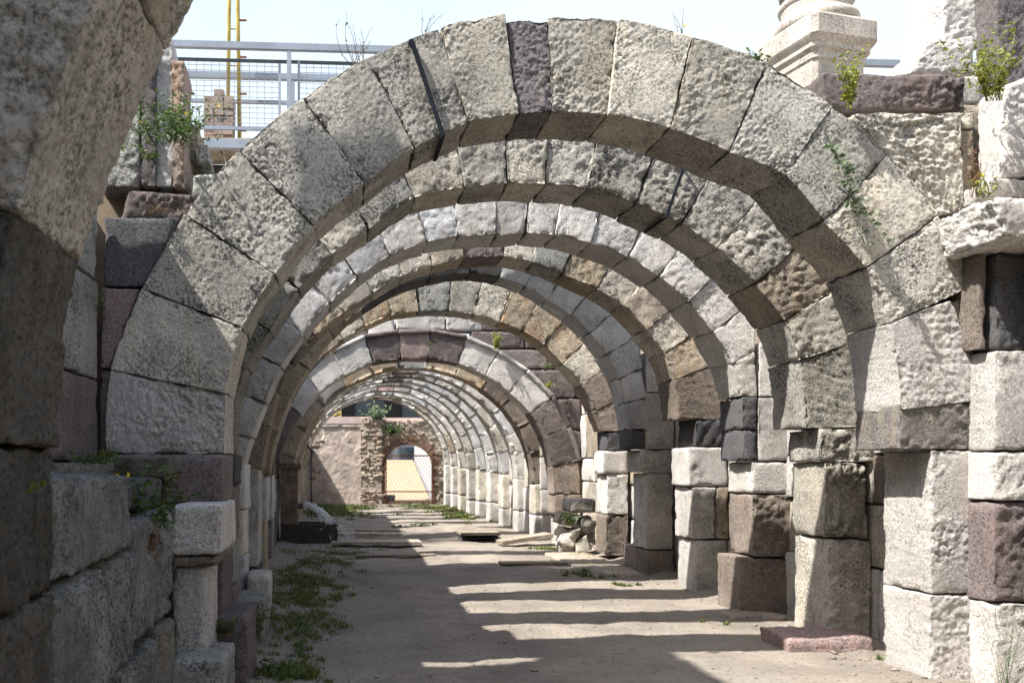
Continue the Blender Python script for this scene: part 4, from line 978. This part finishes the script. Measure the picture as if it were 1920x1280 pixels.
# ------------------------------------------------------------------ pebbles and grass
parts_V, parts_F, k0 = [], [], 0
ico = np.array([(1, 0, 0), (-1, 0, 0), (0, 1, 0), (0, -1, 0), (0, 0, 0.7), (0, 0, -0.7), (.6, .6, .35), (-.6, .6, .35), (-.6, -.6, .35), (.6, -.6, .35)], float)
icf = np.array([(0, 6, 4), (6, 2, 4), (2, 7, 4), (7, 1, 4), (1, 8, 4), (8, 3, 4), (3, 9, 4), (9, 0, 4), (0, 2, 6), (2, 1, 7), (1, 3, 8), (3, 0, 9), (2, 0, 5), (1, 2, 5), (3, 1, 5), (0, 3, 5)])
for k in range(4800):
    y_ = 5.2 + (nrg.random() ** 1.6) * 18; x_ = nrg.uniform(-0.7, 4.0) if nrg.random() < 0.7 else (4.1 - nrg.exponential(0.15) if nrg.random() < 0.6 else -0.85 + nrg.exponential(0.15))
    r_ = 0.003 + 0.010 * nrg.random() ** 3 + (nrg.uniform(0.008, 0.024) if nrg.random() < (0.06 if x_ > 3.7 or x_ < -0.5 else 0.006) else 0)
    an = nrg.uniform(0, 6.28); ca, sa = math.cos(an), math.sin(an)
    P_ = ico * np.array((1.3, 0.8, 0.7)) * r_ * nrg.uniform(0.8, 1.2, (10, 1))
    P_ = np.c_[P_[:, 0] * ca - P_[:, 1] * sa, P_[:, 0] * sa + P_[:, 1] * ca, P_[:, 2]]
    parts_V.append(P_ + np.array((x_, y_, r_ * 0.25))); parts_F.append(icf + k0); k0 += 10
PV = np.vstack(parts_V); PV[:, 2] += ground_h(PV[:, 0], PV[:, 1])
tag(mk('gravel', PV, np.vstack(parts_F), RUBBLE), 'small pebbles scattered over the earth floor', 'gravel', kind='stuff')

def grass(name, label, patches):
    Vs, k0, Fs = [], 0, []
    for (cx_, cy_, rx, ry, n_, hgt) in patches:
        n_ = int(n_ * (1.0 if cy_ < 20 else 1.0)); hgt = hgt * (0.8 if cy_ < 20 else 1.0)
        cen = nrg.normal(0, 0.5, (max(3, n_ // 45), 2))
        for i in range(n_):
            c_ = cen[nrg.integers(len(cen))] + nrg.normal(0, 0.07 * nrg.uniform(0.3, 2.2), 2)
            x_, y_ = cx_ + c_[0] * rx, cy_ + c_[1] * ry
            h_ = hgt * (0.3 + 1.1 * nrg.random() ** 2); an = nrg.uniform(0, 6.28); wd_ = 0.002 + 0.002 * nrg.random() + 0.0003 * cy_
            ln = nrg.uniform(0.1, 0.9) * h_; dx, dy = math.cos(an), math.sin(an)
            z_ = -0.004
            b_ = np.array((x_, y_, z_)); sd2 = np.array((-dy, dx, 0)) * wd_
            md = b_ + np.array((dx * ln * 0.35, dy * ln * 0.35, h_ * 0.62)); tp = b_ + np.array((dx * ln, dy * ln, h_))
            Vs += [b_ - sd2, b_ + sd2, md + sd2 * 0.8, md - sd2 * 0.8, tp]; Fs += [(k0, k0 + 1, k0 + 2, k0 + 3), (k0 + 3, k0 + 2, k0 + 4)]; k0 += 5
    V = np.array(Vs); V[:, 2] += ground_h(V[:, 0], V[:, 1])
    tag(mk(name, V, Fs, GRASSM, smooth=False), label, 'grass', kind='stuff')
grass('grass', 'low grass and weeds along the left side of the passage',
      [(-0.4, 5.75, 0.36, 0.3, 1900, 0.07), (-0.4, 7.6, 0.35, 0.7, 2600, 0.05), (-0.4, 9.0, 0.4, 0.8, 2800, 0.05), (-0.35, 10.4, 0.5, 0.8, 2400, 0.05), (-0.3, 12.0, 0.6, 1.0, 2200, 0.05),
       (-0.2, 13.6, 0.9, 0.5, 1200, 0.05), (0.6, 13.1, 0.3, 0.1, 150, 0.05), (-0.35, 6.4, 0.25, 0.4, 700, 0.05)])
grass('grass', 'green lawn patch in front of the plastered end wall',
      [(-0.3, 26.2, 1.5, 2.2, 6500, 0.09), (-0.2, 23.2, 0.9, 1.4, 2200, 0.08), (1.6, 19.0, 0.6, 0.5, 300, 0.08)])
grass('grass', 'grass tufts along the foot of the right piers and far right wall',
      [(3.2, 26.5, 0.9, 2.5, 3000, 0.07), (3.3, 23.0, 0.5, 2.0, 2200, 0.07), (2.4, 27.8, 0.7, 1.0, 900, 0.06), (3.45, 14.2, 0.5, 0.3, 500, 0.07), (3.3, 10.9, 0.3, 0.5, 600, 0.06), (3.4, 9.9, 0.2, 0.15, 300, 0.05), (3.8, 12.9, 0.15, 0.5, 350, 0.08),
       (3.6, 7.7, 0.2, 0.1, 120, 0.04), (3.35, 12.3, 0.2, 0.3, 250, 0.05), (4.15, 6.2, 0.12, 0.15, 200, 0.05)])

# ------------------------------------------------------------------ plants
def leaf_quads(pts, size, parts, aspect=0.45, droop=0.3):
    for (p, dr) in pts:
        p = Vector(p); d = Vector(dr).normalized()
        s_ = d.cross(Vector((rnd.uniform(-1, 1), rnd.uniform(-1, 1), rnd.uniform(-.3, 1))))
        if s_.length < 1e-3: continue
        s_.normalize(); L_ = size * rnd.uniform(0.6, 1.25); n_ = s_.cross(d)
        a_ = p + d * L_ * 0.5 + s_ * L_ * aspect * 0.5 - n_ * L_ * 0.06; b_ = p + d * L_ * 0.5 - s_ * L_ * aspect * 0.5 - n_ * L_ * 0.06
        tp = p + d * L_ - Vector((0, 0, droop * L_ * 0.4)); md = p + d * L_ * 0.5 + n_ * L_ * 0.04
        parts.append((np.array([tuple(p), tuple(a_), tuple(tp), tuple(b_), tuple(md)]), [(0, 1, 4), (1, 2, 4), (2, 3, 4), (3, 0, 4)]))
def plant(label, base, h, stems, spread, lsize, mat, nleaf=14, up=1.0, wander=0.35, smat=DRY, flowers=0, dirv=None, name='weed', cat='plant', aspect=0.5, group='weeds growing from the masonry', stemr=0.0022):
    e = empty(name, base, label, cat, group)
    st, lf, fl = [], [], []
    for k in range(stems):
        an = rnd.uniform(0, 6.28); sp_ = rnd.uniform(0.2, 1) * spread
        d = Vector((math.cos(an) * sp_, math.sin(an) * sp_ * 0.7, up)) if dirv is None else Vector(dirv) + Vector((rnd.uniform(-1, 1), rnd.uniform(-.6, .3), rnd.uniform(-1, 1))) * spread
        L_ = h * rnd.uniform(0.55, 1.1); p = Vector(base) + Vector((rnd.uniform(-1, 1), rnd.uniform(-.5, .5), 0)) * spread * h * 0.25; pts = [p.copy()]
        d.normalize()
        for i in range(7):
            d = (d + Vector((rnd.gauss(0, wander), rnd.gauss(0, wander * 0.6), rnd.gauss(0, wander * 0.6))) * 0.35).normalized(); p = p + d * L_ / 7; pts.append(p.copy())
        st.append(tube(pts, [stemr * (1 - 0.1 * i) for i in range(8)], 4))
        lp_ = []
        for j in range(nleaf):
            t_ = rnd.uniform(0.12, 1.0) * 7; i = min(int(t_), 6); q_ = pts[i].lerp(pts[i + 1], t_ - i)
            lp_.append((q_, Vector((rnd.uniform(-1, 1), rnd.uniform(-1, 1), rnd.uniform(-0.4, 0.8)))))
        leaf_quads(lp_, lsize, lf, aspect)
        if flowers and k < flowers:
            f1 = []
            for j in range(6):
                a2 = j * 1.047; dr = Vector((math.cos(a2), -0.4, math.sin(a2)))
                leaf_quads([(pts[-1], dr)], 0.018, f1, 0.7, 0)
            fl.append(f1)
    obj('stem', st, smat, e)
    if lf: tag(obj('foliage', lf, mat, e), kind='stuff')
    for f1 in fl: tag(obj('flower', f1, FLOWER, e), kind='stuff')
    return e
def PP(px, py, s, dy=0.0): return (PX(px, s), F_PX / s + dy, PZ(py, s))
plant('leafy green bush with yellow flowers on the upright slabs at upper left', PP(312, 275, 270, -0.03), 0.42, 34, 1.2, 0.036, LEAF, 18, 0.8, 0.7, LEAF, flowers=4)
plant('thin sprawling green shoots reaching right from the slabs toward the railing', PP(350, 245, 266, 0.05), 0.36, 22, 0.9, 0.034, LEAF, 12, 0.6, 0.6, LEAF, flowers=2)
plant('small green weed under the upright slabs at upper left', PP(285, 305, 270, -0.05), 0.11, 10, 1.2, 0.03, LEAF, 9, 0.6)
plant('tall green weed on the end of the low left wall', PP(298, 990, 355, 0.0), 0.38, 20, 0.8, 0.04, LEAF, 10, 1.0, 0.4, LEAF, flowers=2, aspect=0.6)
plant('rust coloured dry weed hanging below the green weed on the low left wall', PP(285, 1000, 365, 0.0), 0.12, 14, 0.9, 0.022, RUSTL, 9, -0.5, 0.5)
plant('row of small weeds along the top of the low left wall', PP(180, 868, 400, 0.0), 0.09, 26, 2.6, 0.026, LEAF, 8, 0.8)
plant('bright moss like weed on the dark blurred pier at the left edge', PP(46, 930, 640, -0.1), 0.10, 22, 1.0, 0.020, LEAFY, 14, 0.4, 0.8, LEAFY)
plant('tiny weed beside the pinkish block left of the nearest arch', PP(190, 585, 280, 0.0), 0.14, 9, 0.5, 0.024, LEAF, 9, 1.0)
plant('dry grass on the ledge over the dark trapezoid block at left', PP(290, 400, 277, 0.0), 0.12, 40, 1.9, 0.02, DRY, 1, 0.7, 0.8)
plant('upright yellow green weed in front of the long purple block', PP(1590, 207, 277, -0.02), 0.40, 13, 0.18, 0.034, LEAFY, 26, 1.0, 0.25, LEAFY)
plant('bushy yellow green weed between the white and dark blocks at upper right', PP(1852, 195, 292, -0.05), 0.46, 30, 0.45, 0.034, LEAFY, 22, 1.0, 0.35, LEAFY)
plant('trailing green vine hanging over the right voussoirs of the nearest arch', PP(1540, 250, 277, -0.03), 0.95, 5, 0.03, 0.055, LEAFP, 24, 1, 0.22, LEAFP, dirv=(0.46, -0.02, -0.9), aspect=0.55)
plant('bare dead stalk with seed heads standing on the left of the arch crown', PP(672, 112, 272, 0.1), 0.36, 9, 0.55, 0.016, STALK, 3, 1.0, 0.55, STALK, aspect=0.9, stemr=0.0035)
plant('thin dead stalk on the crown left of the dark keystone', PP(800, 58, 270, 0.1), 0.24, 4, 0.4, 0.014, STALK, 3, 1.0, 0.5, STALK, aspect=0.9, stemr=0.003)
plant('wispy stalk with a yellow flower on the crown right of the keystone', PP(1288, 66, 270, 0.1), 0.22, 4, 0.35, 0.014, STALK, 3, 1.0, 0.5, STALK, flowers=1, stemr=0.003)
plant('small fern like weed on the right shoulder of the arch below the column base', PP(1428, 114, 268, 0.05), 0.12, 8, 0.9, 0.03, LEAF, 12, 0.8, 0.4, LEAF)
plant('reddish dry weed in the joint by the projecting white slab', PP(1825, 372, 292, -0.02), 0.34, 16, 0.35, 0.016, RUSTL, 8, 1.0, 0.35)
plant('green weed growing on the projecting white slab at right', PP(1838, 372, 297, -0.03), 0.16, 10, 0.9, 0.026, LEAFY, 8, 0.8, 0.5, LEAF, flowers=1)
plant('pale green bush on top of the rubble pier of the end wall', PP(708, 786, 52.6, 0.0), 0.62, 34, 1.0, 0.11, LEAFP, 14, 0.8, 0.5, LEAFP, stemr=0.006)
plant('green bush growing from the end wall left of the brick arch', PP(735, 815, 52.8, 0.0), 0.45, 30, 0.9, 0.09, LEAF, 14, 0.6, 0.5, LEAF, stemr=0.006)
plant('dry grass fringe above the brick arch of the end wall', PP(775, 828, 52.9, 0.0), 0.4, 90, 2.2, 0.06, DRY, 2, 0.6, 0.4, stemr=0.006)
plant('bright green weed on the moulded rim of the seventh arch', PP(931, 655, 104, 0.0), 0.34, 12, 0.3, 0.05, LEAFY, 20, 1.0, 0.3, LEAFY)
plant('small green weed on the purple stones right of the moulded rim, upper', PP(1030, 692, 104, 0.0), 0.16, 10, 0.9, 0.04, LEAF, 9, 0.8)
plant('small green weed on the purple stones right of the moulded rim, lower', PP(1026, 726, 104, 0.0), 0.16, 10, 0.9, 0.04, LEAFY, 9, 0.8)
plant('tiny weed between the purple crown stones of the seventh arch', PP(806, 640, 104.5, 0.0), 0.12, 8, 0.6, 0.03, LEAF, 8, -0.8)
plant('leafy weed at the foot of the broken bench on the right', PP(1066, 985, 117, 0.0), 0.25, 14, 0.9, 0.05, LEAF, 12, 0.8)
plant('weed tuft at the left foot of the second arch by the base stones', (-0.72, 6.8, 0.05), 0.28, 20, 0.9, 0.035, LEAF, 12, 0.9)
plant('weed tuft on the base stones at the left foot of the nearest arch', (-0.74, 5.42, 0.36), 0.15, 16, 0.9, 0.03, LEAF, 10, 0.9)
plant('broad leaved weed on the path at the bottom left', (-0.42, 5.85, 0.0), 0.12, 26, 2.4, 0.045, LEAF, 9, 0.6)
plant('tall grass blades leaning against the bottom right pier', PP(1858, 1275, 288, -0.1), 0.5, 10, 0.35, 0.02, LEAFP, 3, 1.0, 0.25, LEAFP)
